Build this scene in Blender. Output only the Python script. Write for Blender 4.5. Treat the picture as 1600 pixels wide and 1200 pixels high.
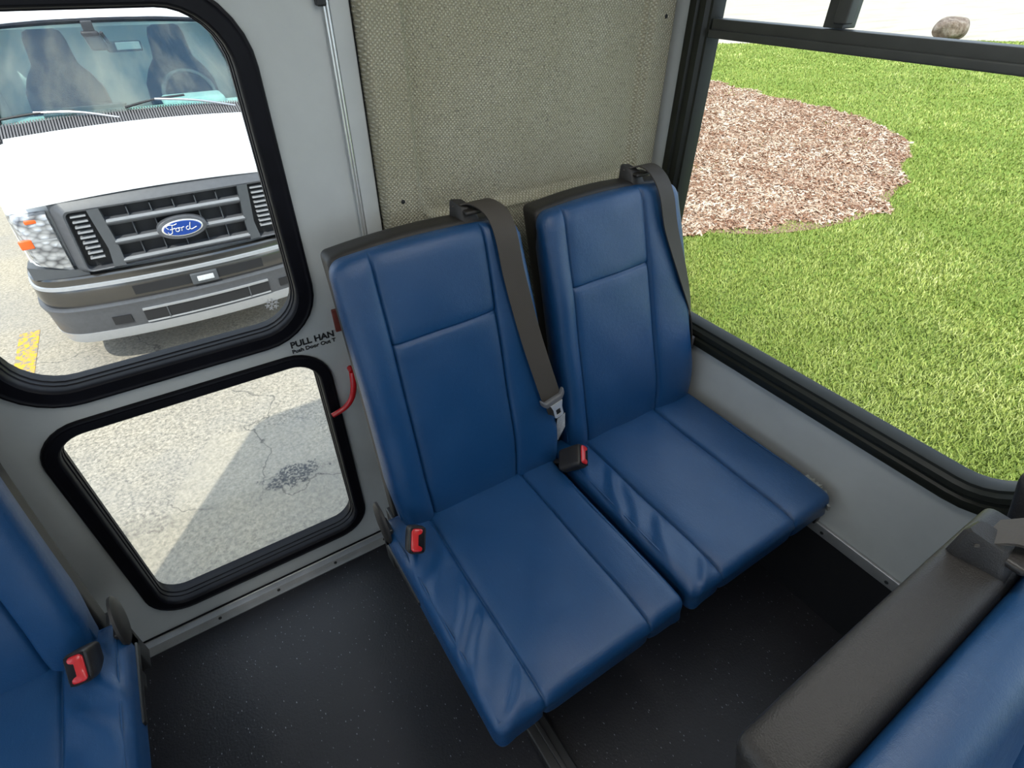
import bpy, bmesh, math, random
import numpy as np
from mathutils import Vector, Matrix, geometry
random.seed(7); rng = np.random.default_rng(7)
for o in list(bpy.data.objects): bpy.data.objects.remove(o)
SC = bpy.context.scene; COL = SC.collection

# ------------------------------------------------------------ camera
CX = (-1.172, -1.115, 1.45); YAW, PITCH, ROLL, FK = .5752, .66396, .0063, .84531
_f = Vector((math.sin(YAW)*math.cos(PITCH), math.cos(YAW)*math.cos(PITCH), -math.sin(PITCH)))
_r = Vector((math.cos(YAW), -math.sin(YAW), 0)); _u = _r.cross(_f)
_r2 = _r*math.cos(ROLL)+_u*math.sin(ROLL); _u2 = _u*math.cos(ROLL)-_r*math.sin(ROLL)
cd = bpy.data.cameras.new('camera'); cam = bpy.data.objects.new('camera', cd); COL.objects.link(cam)
m = Matrix((_r2, _u2, -_f)).transposed().to_4x4(); m.translation = CX; cam.matrix_world = m
cd.sensor_width = 36; cd.lens = FK*1000/1600*36; cd.clip_start = .02; cd.clip_end = 400
SC.camera = cam
# ------------------------------------------------------------ view
vs = SC.view_settings; vs.view_transform = 'Standard'; vs.look = 'None'; vs.gamma = 1; vs.use_curve_mapping = False
vs.exposure = 0.12
# ------------------------------------------------------------ sky
W = bpy.data.worlds.new('sky'); SC.world = W; W.use_nodes = True
nt = W.node_tree; nt.nodes.clear()
def wn(t, **k):
    n = nt.nodes.new(t)
    for a, b in k.items(): setattr(n, a, b)
    return n
tc = wn('ShaderNodeTexCoord'); mp = wn('ShaderNodeMapping'); mp.inputs['Scale'].default_value = (2.6, 2.6, 5)
no = wn('ShaderNodeTexNoise'); no.inputs['Scale'].default_value = 2.2; no.inputs['Detail'].default_value = 8; no.inputs['Roughness'].default_value = .6
cr = wn('ShaderNodeValToRGB'); cr.color_ramp.elements[0].position = .44; cr.color_ramp.elements[1].position = .62
mx = wn('ShaderNodeMix', data_type='RGBA'); mx.inputs[6].default_value = (.34, .55, .92, 1); mx.inputs[7].default_value = (2.0, 2.0, 1.95, 1)
bg = wn('ShaderNodeBackground'); bg.inputs['Strength'].default_value = 2.1
wo = wn('ShaderNodeOutputWorld')
for a, b in ((tc.outputs['Generated'], mp.inputs[0]), (mp.outputs[0], no.inputs['Vector']), (no.outputs['Fac'], cr.inputs[0]), (cr.outputs[0], mx.inputs[0]), (mx.outputs[2], bg.inputs[0]), (bg.outputs[0], wo.inputs[0])):
    nt.links.new(a, b)
# ------------------------------------------------------------ sun
sd = bpy.data.lights.new('sun', 'SUN'); sd.energy = 6.0; sd.angle = .009; sd.color = (1, .95, .86)
sun = bpy.data.objects.new('sun', sd); COL.objects.link(sun)
EL = math.radians(50.8)
sun.rotation_euler = Vector((.603*math.cos(EL), .797*math.cos(EL), -math.sin(EL))).to_track_quat('-Z', 'Y').to_euler()
sun.location = (-6, -8, 12)
# ------------------------------------------------------------ unseen lamps added under the ceiling to brighten the interior
FILL_POWER = 2.2
for (lx, ly) in ((-1.9, -1.0), (-.6, -1.0), (-1.9, -2.9), (-.6, -2.9)):
    ld = bpy.data.lights.new('added_fill_light', 'AREA'); ld.shape = 'RECTANGLE'; ld.size = .2; ld.size_y = .9; ld.energy = FILL_POWER; ld.color = (1, .98, .94)
    lo = bpy.data.objects.new('added_fill_light', ld); COL.objects.link(lo); lo.location = (lx, ly, 1.84)

# ============================================================ materials
def lin(c): return tuple((x/255/12.92 if x/255 <= .04045 else ((x/255+.055)/1.055)**2.4) for x in c)+(1,)
class N:
    def __init__(s, name):
        s.m = bpy.data.materials.new(name); s.m.use_nodes = True; s.t = s.m.node_tree; s.t.nodes.clear()
        s.out = s.t.nodes.new('ShaderNodeOutputMaterial'); s.b = s.t.nodes.new('ShaderNodeBsdfPrincipled')
        s.t.links.new(s.b.outputs[0], s.out.inputs[0]); s.tc = s.t.nodes.new('ShaderNodeTexCoord')
    def n(s, t, ins=None, **k):
        n = s.t.nodes.new(t)
        for a, b in k.items(): setattr(n, a, b)
        for a, b in (ins or {}).items():
            if hasattr(b, 'is_output'): s.t.links.new(b, n.inputs[a])
            else: n.inputs[a].default_value = b
        return n
    def co(s, scale=(1, 1, 1), rot=(0, 0, 0)):
        return s.n('ShaderNodeMapping', {0: s.tc.outputs['Object'], 'Scale': scale, 'Rotation': rot}).outputs[0]
    def noise(s, sc, det=3, rough=.5, vec=None):
        return s.n('ShaderNodeTexNoise', {'Vector': vec or s.tc.outputs['Object'], 'Scale': sc, 'Detail': det, 'Roughness': rough}).outputs[0]
    def ramp(s, fac, *st, interp='LINEAR'):
        r = s.n('ShaderNodeValToRGB', {0: fac}); e = r.color_ramp.elements; r.color_ramp.interpolation = interp
        while len(e) < len(st): e.new(.5)
        for i, (p, c) in enumerate(st):
            e[i].position = p; e[i].color = c if len(c) == 4 else tuple(c)+(1,)
        return r.outputs[0]
    def mix(s, f, a, b): return s.n('ShaderNodeMix', {0: f, 6: a, 7: b}, data_type='RGBA').outputs[2]
    def math(s, op, a, b=0): return s.n('ShaderNodeMath', {0: a, 1: b}, operation=op).outputs[0]
    def bump(s, h, st, d=.01):
        n = s.n('ShaderNodeBump', {'Height': h, 'Strength': st, 'Distance': d}); s.t.links.new(n.outputs[0], s.b.inputs['Normal'])
    def set(s, **k):
        for a, b in k.items():
            a = {'col': 'Base Color', 'rough': 'Roughness', 'metal': 'Metallic', 'spec': 'Specular IOR Level', 'coat': 'Coat Weight'}.get(a, a)
            if hasattr(b, 'is_output'): s.t.links.new(b, s.b.inputs[a])
            else: s.b.inputs[a].default_value = b
        return s
G0, G1 = (0, 0, 0, 1), (1, 1, 1, 1)
def plain(name, c, rough=.5, metal=0, spec=.5, var=.06, nsc=30, bump=0, coat=0):
    a = N(name); f = a.noise(nsc, 4)
    d = tuple(min(1, x*(1-var*2)) for x in c[:3])+(1,)
    a.set(col=a.mix(f, d, tuple(min(1, x*(1+var)) for x in c[:3])+(1,)), rough=rough, metal=metal, spec=spec, coat=coat)
    if bump: a.bump(a.noise(nsc*12, 3), bump, .002)
    return a.m
M = {}
# blue vinyl
a = N('blue_vinyl'); n1 = a.noise(9, 5, .6); n2 = a.noise(420, 4, .6); n3 = a.noise(38, 5, .7, a.co((1, 1, 1)))
c = a.mix(n1, (.006, .046, .135, 1), (.010, .064, .175, 1))
scuff = a.ramp(a.noise(70, 8, .8, a.co((1, .25, .6), (0, 0, .5))), (.60, G0), (.76, G1))
a.set(col=a.mix(a.math('MULTIPLY', scuff, .30), c, (.06, .15, .30, 1)), rough=a.n('ShaderNodeMapRange', {0: n3, 3: .22, 4: .44}).outputs[0], spec=.6)
vor = a.n('ShaderNodeTexVoronoi', {'Scale': 520.}).outputs[0]
a.bump(a.math('ADD', a.math('MULTIPLY', vor, .35), a.math('ADD', a.math('MULTIPLY', n2, .7), a.math('MULTIPLY', a.noise(85, 6, .75, a.co((1, .45, 1), (0, 0, .35))), 1.6))), .34, .0013); M['vinyl'] = a.m
a = N('stitching'); a.set(col=(.02, .08, .22, 1), rough=.7); M['stitch'] = a.m
M['shell'] = plain('black_textured_plastic', (.020, .018, .0165, 1), .48, bump=.35, nsc=60, var=.1)
M['blackmetal'] = plain('black_painted_steel', (.02, .02, .02, 1), .4, nsc=40)
M['webbing'] = None
a = N('brown_webbing'); w = a.n('ShaderNodeTexWave', {'Vector': a.co(), 'Scale': 260., 'Distortion': 0.}, bands_direction='DIAGONAL').outputs[0]
a.set(col=a.mix(w, (.038, .032, .026, 1), (.066, .056, .045, 1)), rough=.62); a.bump(w, .35, .0006); M['webbing'] = a.m
M['chrome'] = plain('bright_steel', (.80, .80, .79, 1), .25, .55, nsc=20)
M['alu'] = None
a = N('aluminium_trim'); w = a.n('ShaderNodeTexWave', {'Vector': a.co(), 'Scale': 130., 'Distortion': 1.5}, bands_direction='DIAGONAL').outputs[0]
a.set(col=a.mix(a.noise(25, 4), (.38, .39, .40, 1), (.58, .59, .60, 1)), rough=.38, metal=.75); a.bump(w, .25, .001); M['alu'] = a.m
M['redplastic'] = plain('red_plastic', (.56, .012, .016, 1), .3, coat=.3)
M['buckle'] = plain('black_buckle_plastic', (.026, .023, .021, 1), .42, bump=.2)
M['grayplastic'] = plain('grey_tongue_plastic', (.13, .13, .135, 1), .5)
M['label'] = plain('white_cloth_label', (.62, .63, .64, 1), .8, var=.25, nsc=160)
M['tape'] = plain('frayed_grey_tape', (.42, .43, .40, 1), .8, var=.35, nsc=90, bump=.6)
M['rubber'] = plain('black_rubber', (.006, .006, .009, 1), .45, spec=.16, nsc=25, var=.3)
M['rail'] = plain('dusty_grey_aluminium', (.050, .053, .048, 1), .5, var=.15)
M['frame'] = plain('black_anodised_frame', (.016, .018, .014, 1), .38, spec=.35, nsc=30, var=.15)
# walls
a = N('grey_panel_paint'); d = a.ramp(a.noise(5, 6, .6), (.3, (.44, .46, .455)), (.7, (.52, .54, .53)))
sp = a.ramp(a.noise(160, 3, .6), (.72, G0), (.78, G1)); a.set(col=a.mix(a.math('MULTIPLY', sp, .3), d, (.25, .24, .22, 1)), rough=.42, spec=.45); a.bump(a.noise(2.5, 2), .25, .02); M['wall'] = a.m
M['ceil'] = plain('ceiling_panel', (.56, .56, .54, 1), .6)
# floor
a = N('speckled_black_floor'); v = a.n('ShaderNodeTexVoronoi', {'Scale': 330., 'Randomness': 1.}).outputs
s1 = a.ramp(v[0], (.09, G1), (.16, G0)); sel = a.ramp(a.noise(150, 2), (.50, G0), (.56, G1)); dust = a.ramp(a.noise(3.5, 6, .6), (.35, G0), (.75, G1))
base = a.mix(a.math('MULTIPLY', dust, .5), (.009, .009, .012, 1), (.025, .025, .032, 1))
a.set(col=a.mix(a.math('MULTIPLY', s1, sel), base, (.20, .20, .24, 1)), rough=.48, spec=.45); a.bump(a.noise(190, 3), .35, .002); M['floor'] = a.m
M['kick'] = plain('black_cove_rubber', (.010, .010, .012, 1), .45, var=.2)
# woven panel
a = N('woven_beige_carpet')
wa = a.n('ShaderNodeTexWave', {'Vector': a.co((1, 1, 1), (0, math.radians(38), 0)), 'Scale': 54., 'Distortion': 2.2, 'Detail': 2., 'Detail Scale': 3.}, bands_direction='X').outputs[1]
wb = a.n('ShaderNodeTexWave', {'Vector': a.co((1, 1, 1), (0, math.radians(-52), 0)), 'Scale': 54., 'Distortion': 2.2, 'Detail': 2., 'Detail Scale': 3.}, bands_direction='X').outputs[1]
wv = a.math('MULTIPLY', wa, wb); stn = a.ramp(a.noise(4.5, 6, .62), (.3, G0), (.72, G1))
c1 = a.mix(wv, (.31, .29, .215, 1), (.76, .73, .60, 1)); c1 = a.mix(a.math('MULTIPLY', stn, .55), c1, (.32, .295, .19, 1))
c1 = a.mix(a.ramp(a.noise(260, 2), (.30, (.55,)*3), (.42, G0)), c1, (.12, .11, .09, 1))
a.set(col=c1, rough=.95, spec=.1); a.bump(wv, .8, .0025); M['carpet'] = a.m
# glass
def glass(name, tint, refl=.6, rough=0.0):
    a = N(name); a.t.nodes.remove(a.b)
    tr = a.n('ShaderNodeBsdfTransparent', {0: tint}); gl = a.n('ShaderNodeBsdfGlossy', {0: (1, 1, 1, 1), 'Roughness': rough})
    fr = a.n('ShaderNodeFresnel', {0: 1.45}); mm = a.n('ShaderNodeMixShader', {0: a.math('MULTIPLY', fr.outputs[0], refl), 1: tr.outputs[0], 2: gl.outputs[0]})
    a.t.links.new(mm.outputs[0], a.out.inputs[0]); return a.m
M['glass'] = glass('tinted_window_glass', (.84, .86, .85, 1), .30)
M['clearglass'] = glass('clear_glass', (.93, .95, .94, 1), .5)
M['vanglass'] = glass('van_windshield_glass', (.80, .90, .88, 1), 1.5)
M['lens'] = None
# ground
a = N('asphalt'); n = a.noise(48, 6, .85); big = a.noise(1.3, 5, .6); v = a.n('ShaderNodeTexVoronoi', {'Scale': 42.}).outputs[1]
sep = a.n('ShaderNodeSeparateColor', {0: v}).outputs[0]
g = a.mix(a.ramp(n, (.36, G0), (.64, G1)), (.12, .105, .085, 1), (.57, .50, .385, 1)); g = a.mix(a.math('MULTIPLY', sep, .4), g, (.44, .385, .29, 1))
g = a.mix(a.math('MULTIPLY', a.ramp(big, (.35, G0), (.65, G1)), .4), g, (.24, .235, .23, 1))
vc = a.n('ShaderNodeTexVoronoi', {'Vector': a.n('ShaderNodeVectorMath', {0: a.tc.outputs['Object'], 1: a.n('ShaderNodeVectorMath', {0: a.n('ShaderNodeTexNoise', {'Vector': a.tc.outputs['Object'], 'Scale': 3.5, 'Detail': 5.}).outputs[1], 'Scale': .6}, operation='SCALE').outputs[0]}, operation='ADD').outputs[0], 'Scale': .75}, feature='DISTANCE_TO_EDGE').outputs[0]
ck = a.math('MULTIPLY', a.ramp(vc, (.0, G1), (.006, G0)), a.ramp(a.noise(1.7, 3), (.46, G0), (.56, G1)))
g = a.mix(a.math('MULTIPLY', ck, .75), g, (.05, .05, .05, 1))
# oil stain with a shape of its own
px = a.n('ShaderNodeVectorMath', {0: a.tc.outputs['Object'], 1: (1.07, -1.37, .9)}, operation='ADD').outputs[0]
ln = a.n('ShaderNodeVectorMath', {0: a.n('ShaderNodeMapping', {0: px, 'Scale': (3.6, 7.0, 1), 'Rotation': (0, 0, -.1)}).outputs[0]}, operation='LENGTH').outputs[1]
st = a.ramp(a.math('ADD', ln, a.math('MULTIPLY', a.noise(16, 5, .7), 1.6)), (.0, G1), (.5, G1)); 
st = a.n('ShaderNodeMapRange', {0: a.math('ADD', ln, a.math('MULTIPLY', a.noise(17, 5, .75), 2.0)), 1: 1.55, 2: 1.40, 3: 0., 4: 1.}).outputs[0]
st = a.math('MULTIPLY', st, a.ramp(a.noise(62, 4, .7), (.44, (.12,)*3), (.52, G1)))
g = a.mix(a.math('MULTIPLY', st, .85), g, (.045, .05, .06, 1))
a.set(col=g, rough=.9, spec=.2); a.bump(n, .35, .005); M['asphalt'] = a.m
a = N('yellow_road_paint'); wear = a.ramp(a.n('ShaderNodeTexNoise', {'Vector': a.co((1, 1, 1)), 'Scale': 24., 'Detail': 6., 'Roughness': .7, 'Distortion': .8}).outputs[0], (.47, G0), (.53, G1))
a.set(col=a.mix(wear, (.75, .38, .02, 1), (.26, .23, .18, 1)), rough=.8); M['yellow'] = a.m
a = N('lawn_soil'); n = a.noise(30, 6, .7); a.set(col=a.mix(n, (.13, .19, .03, 1), (.26, .36, .08, 1)), rough=1, spec=.05); a.bump(n, 1, .02); M['soil'] = a.m
a = N('mulch_bed'); n = a.noise(45, 6, .75); a.set(col=a.ramp(n, (.3, (.10, .05, .03)), (.5, (.34, .21, .14)), (.7, (.62, .48, .36))), rough=1, spec=.05); a.bump(n, 1, .02); M['mulch'] = a.m
def attrmat(name, stops, big=None, rough=.8):
    a = N(name); at = a.n('ShaderNodeAttribute', attribute_name='rnd').outputs['Fac']; c = a.ramp(at, *stops)
    if big: c = a.mix(a.math('MULTIPLY', a.ramp(a.noise(big[0], 4, .6), (.38, G0), (.62, G1)), big[1]), c, big[2])
    a.set(col=c, rough=rough, spec=.25); return a
M['grass'] = attrmat('grass_blades', ((0, (.13, .165, .028)), (.5, (.32, .37, .080)), (.82, (.50, .53, .19)), (1, (.78, .74, .44))), (.9, .60, (.155, .215, .035, 1))).m
M['chips'] = attrmat('wood_chips', ((0, (.13, .055, .03)), (.25, (.30, .165, .10)), (.5, (.52, .37, .26)), (1, (.88, .75, .60))), (1.1, .5, (.28, .13, .07, 1))).m
a = N('pale_concrete_lot'); n = a.noise(9, 6, .7, a.co((.25, 1.3, 1), (0, 0, -.42))); w = a.ramp(a.noise(1.1, 6, .65, a.co((.16, 1.6, 1), (0, 0, -.42))), (.52, G0), (.60, G1))
a.set(col=a.mix(a.math('MULTIPLY', w, .35), a.mix(n, (.36, .315, .24, 1), (.50, .45, .36, 1)), (.20, .165, .12, 1)), rough=.95); M['lot'] = a.m
a = N('rock'); n = a.noise(3, 7, .7); a.set(col=a.ramp(n, (.35, (.06, .04, .03)), (.5, (.22, .16, .12)), (.7, (.42, .36, .30))), rough=.95); a.bump(n, 1, .2); M['rock'] = a.m
# van
M['vanwhite'] = plain('white_van_paint', (.86, .87, .88, 1), .25, coat=.4, var=.01)
M['vangrey'] = plain('light_grey_van_plastic', (.085, .088, .097, 1), .45, bump=.15, var=.15, nsc=40)
M['vandark'] = plain('dark_grey_van_plastic', (.07, .075, .082, 1), .42, nsc=40)
M['vanblack'] = plain('black_grille_mesh', (.012, .012, .014, 1), .5)
M['bumper'] = plain('chrome_bumper', (.13, .125, .12, 1), .16, .85, nsc=4, var=.1)
M['silver'] = plain('silver_bar', (.42, .43, .45, 1), .30, .4)
M['emblemblue'] = plain('emblem_blue', (.012, .05, .26, 1), .2, coat=.6)
M['amber'] = plain('amber_reflector', (.85, .13, .02, 1), .25, coat=.5)
a = N('headlight_lens'); v = a.n('ShaderNodeTexVoronoi', {'Vector': a.co((1, 1, 1.6)), 'Scale': 22.}).outputs
a.set(col=a.mix(a.ramp(v[0], (.3, G0), (.9, G1)), (.52, .53, .55, 1), (.10, .10, .11, 1)), rough=.12, metal=.35); a.bump(v[0], .5, .01); M['lens'] = a.m
M['vaninterior'] = plain('van_interior_trim', (.60, .74, .74, 1), .8)
M['vanseat'] = plain('van_seat_cloth', (.018, .022, .032, 1), .85)
M['cowl'] = plain('cowl_louvre_plastic', (.13, .12, .12, 1), .55)
M['darkred'] = plain('dark_red_plastic', (.16, .035, .025, 1), .5)
M['frost'] = plain('white_frosting', (.6, .6, .6, 1), .7)
M['ink'] = plain('black_lettering', (.015, .015, .015, 1), .5)
a = N('added_lamp_diffuser'); a.set(col=(.9, .9, .88, 1)); a.b.inputs['Emission Color'].default_value = (1, .98, .94, 1); a.b.inputs['Emission Strength'].default_value = 4; M['lamp'] = a.m  # glowing cover of the added ceiling lamps
M['tyre'] = plain('tyre_rubber', (.02, .02, .02, 1), .8)

# ============================================================ mesh helpers
def tag(o, label=None, cat=None, group=None, kind=None):
    if label: o['label'] = label
    if cat: o['category'] = cat
    if group: o['group'] = group
    if kind: o['kind'] = kind
    return o
def empty(name, loc, label=None, cat=None, group=None, kind=None):
    o = bpy.data.objects.new(name, None); COL.objects.link(o); o.location = loc; o.empty_display_size = .1
    return tag(o, label, cat, group, kind)
def wloc(o):
    v = Vector((0, 0, 0))
    while o is not None: v = v+o.location; o = o.parent
    return v
class MB:
    def __init__(s): s.v = []; s.f = []
    def add(s, v, f):
        k = len(s.v); s.v += [tuple(p) for p in v]; s.f += [tuple(i+k for i in q) for q in f]; return s
    def map(s, fn): s.v = [tuple(fn(*p)) for p in s.v]; return s
    def build(s, name, mat, parent=None, smooth=True, pivot=None, auto=None):
        me = bpy.data.meshes.new(name); pl = wloc(parent) if parent else Vector((0, 0, 0))
        if pivot is None:
            A = np.array(s.v); pivot = Vector(((A[:, 0].min()+A[:, 0].max())/2, (A[:, 1].min()+A[:, 1].max())/2, A[:, 2].min()))
        pv = Vector(pivot)
        me.from_pydata([(p[0]-pv.x, p[1]-pv.y, p[2]-pv.z) for p in s.v], [], s.f)
        bm = bmesh.new(); bm.from_mesh(me); bmesh.ops.remove_doubles(bm, verts=bm.verts, dist=1e-6); bmesh.ops.recalc_face_normals(bm, faces=bm.faces); bm.to_mesh(me); bm.free()
        me.materials.append(M[mat]); o = bpy.data.objects.new(name, me); COL.objects.link(o)
        if parent: o.parent = parent
        o.location = pv-pl
        if smooth:
            me.polygons.foreach_set('use_smooth', [True]*len(me.polygons))
            try: me.set_sharp_from_angle(angle=math.radians(auto or 40))
            except Exception: pass
        return o
def coords(h, r, n, extra=()):
    c = [-h+r*(1-math.cos(t*math.pi/2/4)) for t in range(5)] if r > 0 else [-h]
    inner = list(np.linspace(-h+r, h-r, n+1)); c += inner[1:-1]; c += [-x for x in reversed(c[:5 if r > 0 else 1])]
    for e in extra:
        for d in (-.008, -.005, -.003, -.0015, 0, .0015, .003, .005, .008): c.append(e+d)
    c = sorted(c); out = [c[0]]
    for x in c[1:]:
        if x-out[-1] > .0006: out.append(x)
    return out
def rbox(hx, hy, hz, r, n=(6, 6, 6), ex=(), ey=(), ez=()):
    """box with rounded edges centred on the origin, dense grid, half sizes"""
    r = min(r, hx*.999, hy*.999, hz*.999)
    X, Y, Z = coords(hx, r, n[0], ex), coords(hy, r, n[1], ey), coords(hz, r, n[2], ez)
    V = []; F = []; idx = {}
    def vid(i, j, k):
        key = (i, j, k)
        if key not in idx:
            p = Vector((X[i], Y[j], Z[k])); q = Vector((max(-hx+r, min(hx-r, p.x)), max(-hy+r, min(hy-r, p.y)), max(-hz+r, min(hz-r, p.z))))
            d = p-q
            if d.length > 1e-9: p = q+d.normalized()*r
            idx[key] = len(V); V.append(tuple(p))
        return idx[key]
    nx, ny, nz = len(X)-1, len(Y)-1, len(Z)-1
    for i in range(nx):
        for j in range(ny):
            for k in (0, nz): F.append((vid(i, j, k), vid(i+1, j, k), vid(i+1, j+1, k), vid(i, j+1, k)))
    for i in range(nx):
        for k in range(nz):
            for j in (0, ny): F.append((vid(i, j, k), vid(i+1, j, k), vid(i+1, j, k+1), vid(i, j, k+1)))
    for j in range(ny):
        for k in range(nz):
            for i in (0, nx): F.append((vid(i, j, k), vid(i, j+1, k), vid(i, j+1, k+1), vid(i, j, k+1)))
    return V, F
def box(x0, x1, y0, y1, z0, z1, r=.002, n=(1, 1, 1)):
    V, F = rbox((x1-x0)/2, (y1-y0)/2, (z1-z0)/2, r, n)
    c = ((x0+x1)/2, (y0+y1)/2, (z0+z1)/2)
    return [(p[0]+c[0], p[1]+c[1], p[2]+c[2]) for p in V], F
def loft(loops, closed=True, cap0=False, cap1=False):
    n = len(loops[0]); V = [p for l in loops for p in l]; F = []
    for a in range(len(loops)-1):
        for i in range(n if closed else n-1):
            j = (i+1) % n; F.append((a*n+i, a*n+j, (a+1)*n+j, (a+1)*n+i))
    if cap0: F.append(tuple(range(n)))
    if cap1: F.append(tuple((len(loops)-1)*n+i for i in range(n)))
    return V, F
def tube(path, r, n=10, flat=None):
    P = [Vector(p) for p in path]; loops = []
    up = Vector((0, 0, 1)); rr = r if isinstance(r, (list, tuple)) else [r]*len(P)
    for i, p in enumerate(P):
        t = (P[min(i+1, len(P)-1)]-P[max(i-1, 0)]).normalized()
        s = t.cross(up)
        if s.length < 1e-3: s = t.cross(Vector((0, 1, 0)))
        s.normalize(); b = s.cross(t)
        loops.append([p+s*math.cos(2*math.pi*k/n)*rr[i]+b*math.sin(2*math.pi*k/n)*rr[i]*(flat or 1) for k in range(n)])
    return loft(loops, True, True, True)
def catmull(P, k=8):
    P = [Vector(p) for p in P]; Q = [P[0]*2-P[1]]+P+[P[-1]*2-P[-2]]; out = []
    for i in range(1, len(Q)-2):
        a, b, c, d = Q[i-1:i+3]
        for s in range(k):
            t = s/k; out.append(.5*((2*b)+(c-a)*t+(2*a-5*b+4*c-d)*t*t+(3*b-a-3*c+d)*t**3))
    out.append(P[-1]); return out
def rrect(u0, v0, u1, v1, r, n=8):
    out = []
    for (cx, cy, a0) in ((u1-r, v1-r, 0), (u0+r, v1-r, 90), (u0+r, v0+r, 180), (u1-r, v0+r, 270)):
        for k in range(n+1):
            a = math.radians(a0+90*k/n); out.append((cx+r*math.cos(a), cy+r*math.sin(a)))
    return out
def grow(rc, d): # rc=(u0,v0,u1,v1,r)
    return rrect(rc[0]-d, rc[1]-d, rc[2]+d, rc[3]+d, max(.003, rc[4]+d))
def ring(rc, prof, axis, n=8):
    """sweep profile [(grow, depth)] round a rounded rectangle; axis y: (u,v)->(x,z); axis x: (u,v)->(y,z)"""
    loops = []
    for g, d in prof+[prof[0]]:
        loops.append([(p[0], d, p[1]) if axis == 'y' else (d, p[0], p[1]) for p in grow(rc, g)])
    return loft(loops, True)
def plate(outer, holes, d0, d1, axis):
    """flat panel with holes, extruded between depths d0 and d1"""
    loops = [[Vector((p[0], p[1], 0)) for p in outer]]+[[Vector((p[0], p[1], 0)) for p in h] for h in holes]
    tri = geometry.tessellate_polygon(loops); flat = [p for l in loops for p in l]; n = len(flat)
    mk = lambda p, d: {'y': (p.x, d, p.y), 'x': (d, p.x, p.y), 'z': (p.x, p.y, d)}[axis]
    V = [mk(p, d0) for p in flat]+[mk(p, d1) for p in flat]; F = [tuple(t) for t in tri]+[tuple(i+n for i in t) for t in tri]
    k = 0
    for l in loops:
        for i in range(len(l)):
            j = (i+1) % len(l); F.append((k+i, k+j, k+j+n, k+i+n))
        k += len(l)
    return V, F
def orient(V, origin, ax, up=(0, 0, 1)):
    """map local z to axis ax, local x sideways"""
    z = Vector(ax).normalized(); x = Vector(up).cross(z); x.normalize(); y = z.cross(x); o = Vector(origin)
    return [tuple(o+x*p[0]+y*p[1]+z*p[2]) for p in V]
def disc(origin, ax, r, h, n=16, dome=.4):
    loops = []
    for rr, hh in ((r, 0), (r, h*.5), (r*.8, h*.9), (r*.3, h)):
        loops.append([(rr*math.cos(2*math.pi*k/n), rr*math.sin(2*math.pi*k/n), hh) for k in range(n)])
    V, F = loft(loops, True, True, True); return orient(V, origin, ax), F
def text_obj(name, s, size, fn, mat, parent, depth=.0006, bold=0, shear=0):
    cu = bpy.data.curves.new('lettering_curve', 'FONT'); cu.body = s; cu.size = size; cu.extrude = depth; cu.offset = bold; cu.shear = shear
    t = bpy.data.objects.new('lettering_tmp', cu); COL.objects.link(t)
    dg = bpy.context.evaluated_depsgraph_get(); me = bpy.data.meshes.new_from_object(t.evaluated_get(dg))
    v = [tuple(p.co) for p in me.vertices]; f = [tuple(p.vertices) for p in me.polygons]
    bpy.data.objects.remove(t); b = MB().add(v, f); b.map(fn); return b.build(name, mat, parent, smooth=False)
def copy_tree(o, parent=None):
    c = o.copy(); COL.objects.link(c); c.parent = parent
    for ch in [x for x in bpy.data.objects if x.parent == o]: copy_tree(ch, c)
    return c
def sstep(a, b, x):
    t = max(0, min(1, (x-a)/(b-a))); return t*t*(3-2*t)

# ============================================================ bus shell
XL, YF, ZC = -2.5, -5.6, 1.9; FXY = (-1.049, .856)       # left wall, front wall, ceiling
DW1 = (-1.512, .815, -1.004, 1.392, .085)     # upper glass of rear door
DW2 = (-1.512, .120, -1.003, .708, .055)      # lower glass of rear door
SW = (-1.085, .634, -.128, 1.68, .11)          # side window glass (y,z)
def wall(name, v, f, mat='wall'):
    o = MB().add(v, f).build(name, mat, smooth=False); o['kind'] = 'structure'; return o
wall('floor', *box(XL, 0, YF, 0, -.06, 0, .001), 'floor')
# ceiling: slab with rounded outer shoulders
prof = [(-2.56, 1.80)]+[(-2.56+.1*(1-math.cos(t)), 1.90+.1*math.sin(t)) for t in np.linspace(0, math.pi/2, 6)]+[(-.04-.1*(math.sin(t)-1)-.0, 1.90+.1*math.cos(t)) for t in np.linspace(0, math.pi/2, 6)]+[(.06, 1.80), (0, 1.80), (0, ZC-.06), (-.06, ZC), (XL+.06, ZC), (XL, ZC-.06), (XL, 1.80)]
wall('ceiling', *loft([[(x, y, z) for x, z in prof] for y in (YF-.06, .08)], True, True, True), 'ceil')
# rear wall with a hole for the door windows (door panel covers it) and the door
door_hole = [(-1.695, .0), (-.826, .0), (-.826, 1.62), (-1.695, 1.62)]
outer = [(XL-.06, -.35), (.06, -.35), (.06, 1.80), (XL-.06, 1.80)]
wall('wall_rear', *plate(outer, [[(-1.693, .004), (-.828, .004), (-.828, 1.618), (-1.693, 1.618)]], 0, .08, 'y'))
def side_wall(name, x0, x1, wins):
    wall(name, *plate([(YF-.06, -.35), (0, -.35), (0, 1.80), (YF-.06, 1.80)], [grow(w, .045) for w in wins], x0, x1, 'x'))
wins = [(SW[0]-k*1.14, SW[1], SW[2]-k*1.14, SW[3], SW[4]) for k in range(4)]
side_wall('wall_right', 0, .06, wins); side_wall('wall_left', XL-.06, XL, wins)
FW = (-2.35, .35, -.15, 1.62, .12)
wall('wall_front', *plate([(XL, -.35), (0, -.35), (0, 1.80), (XL, 1.80)], [grow(FW, 0)], YF-.06, YF, 'y'))
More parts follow.
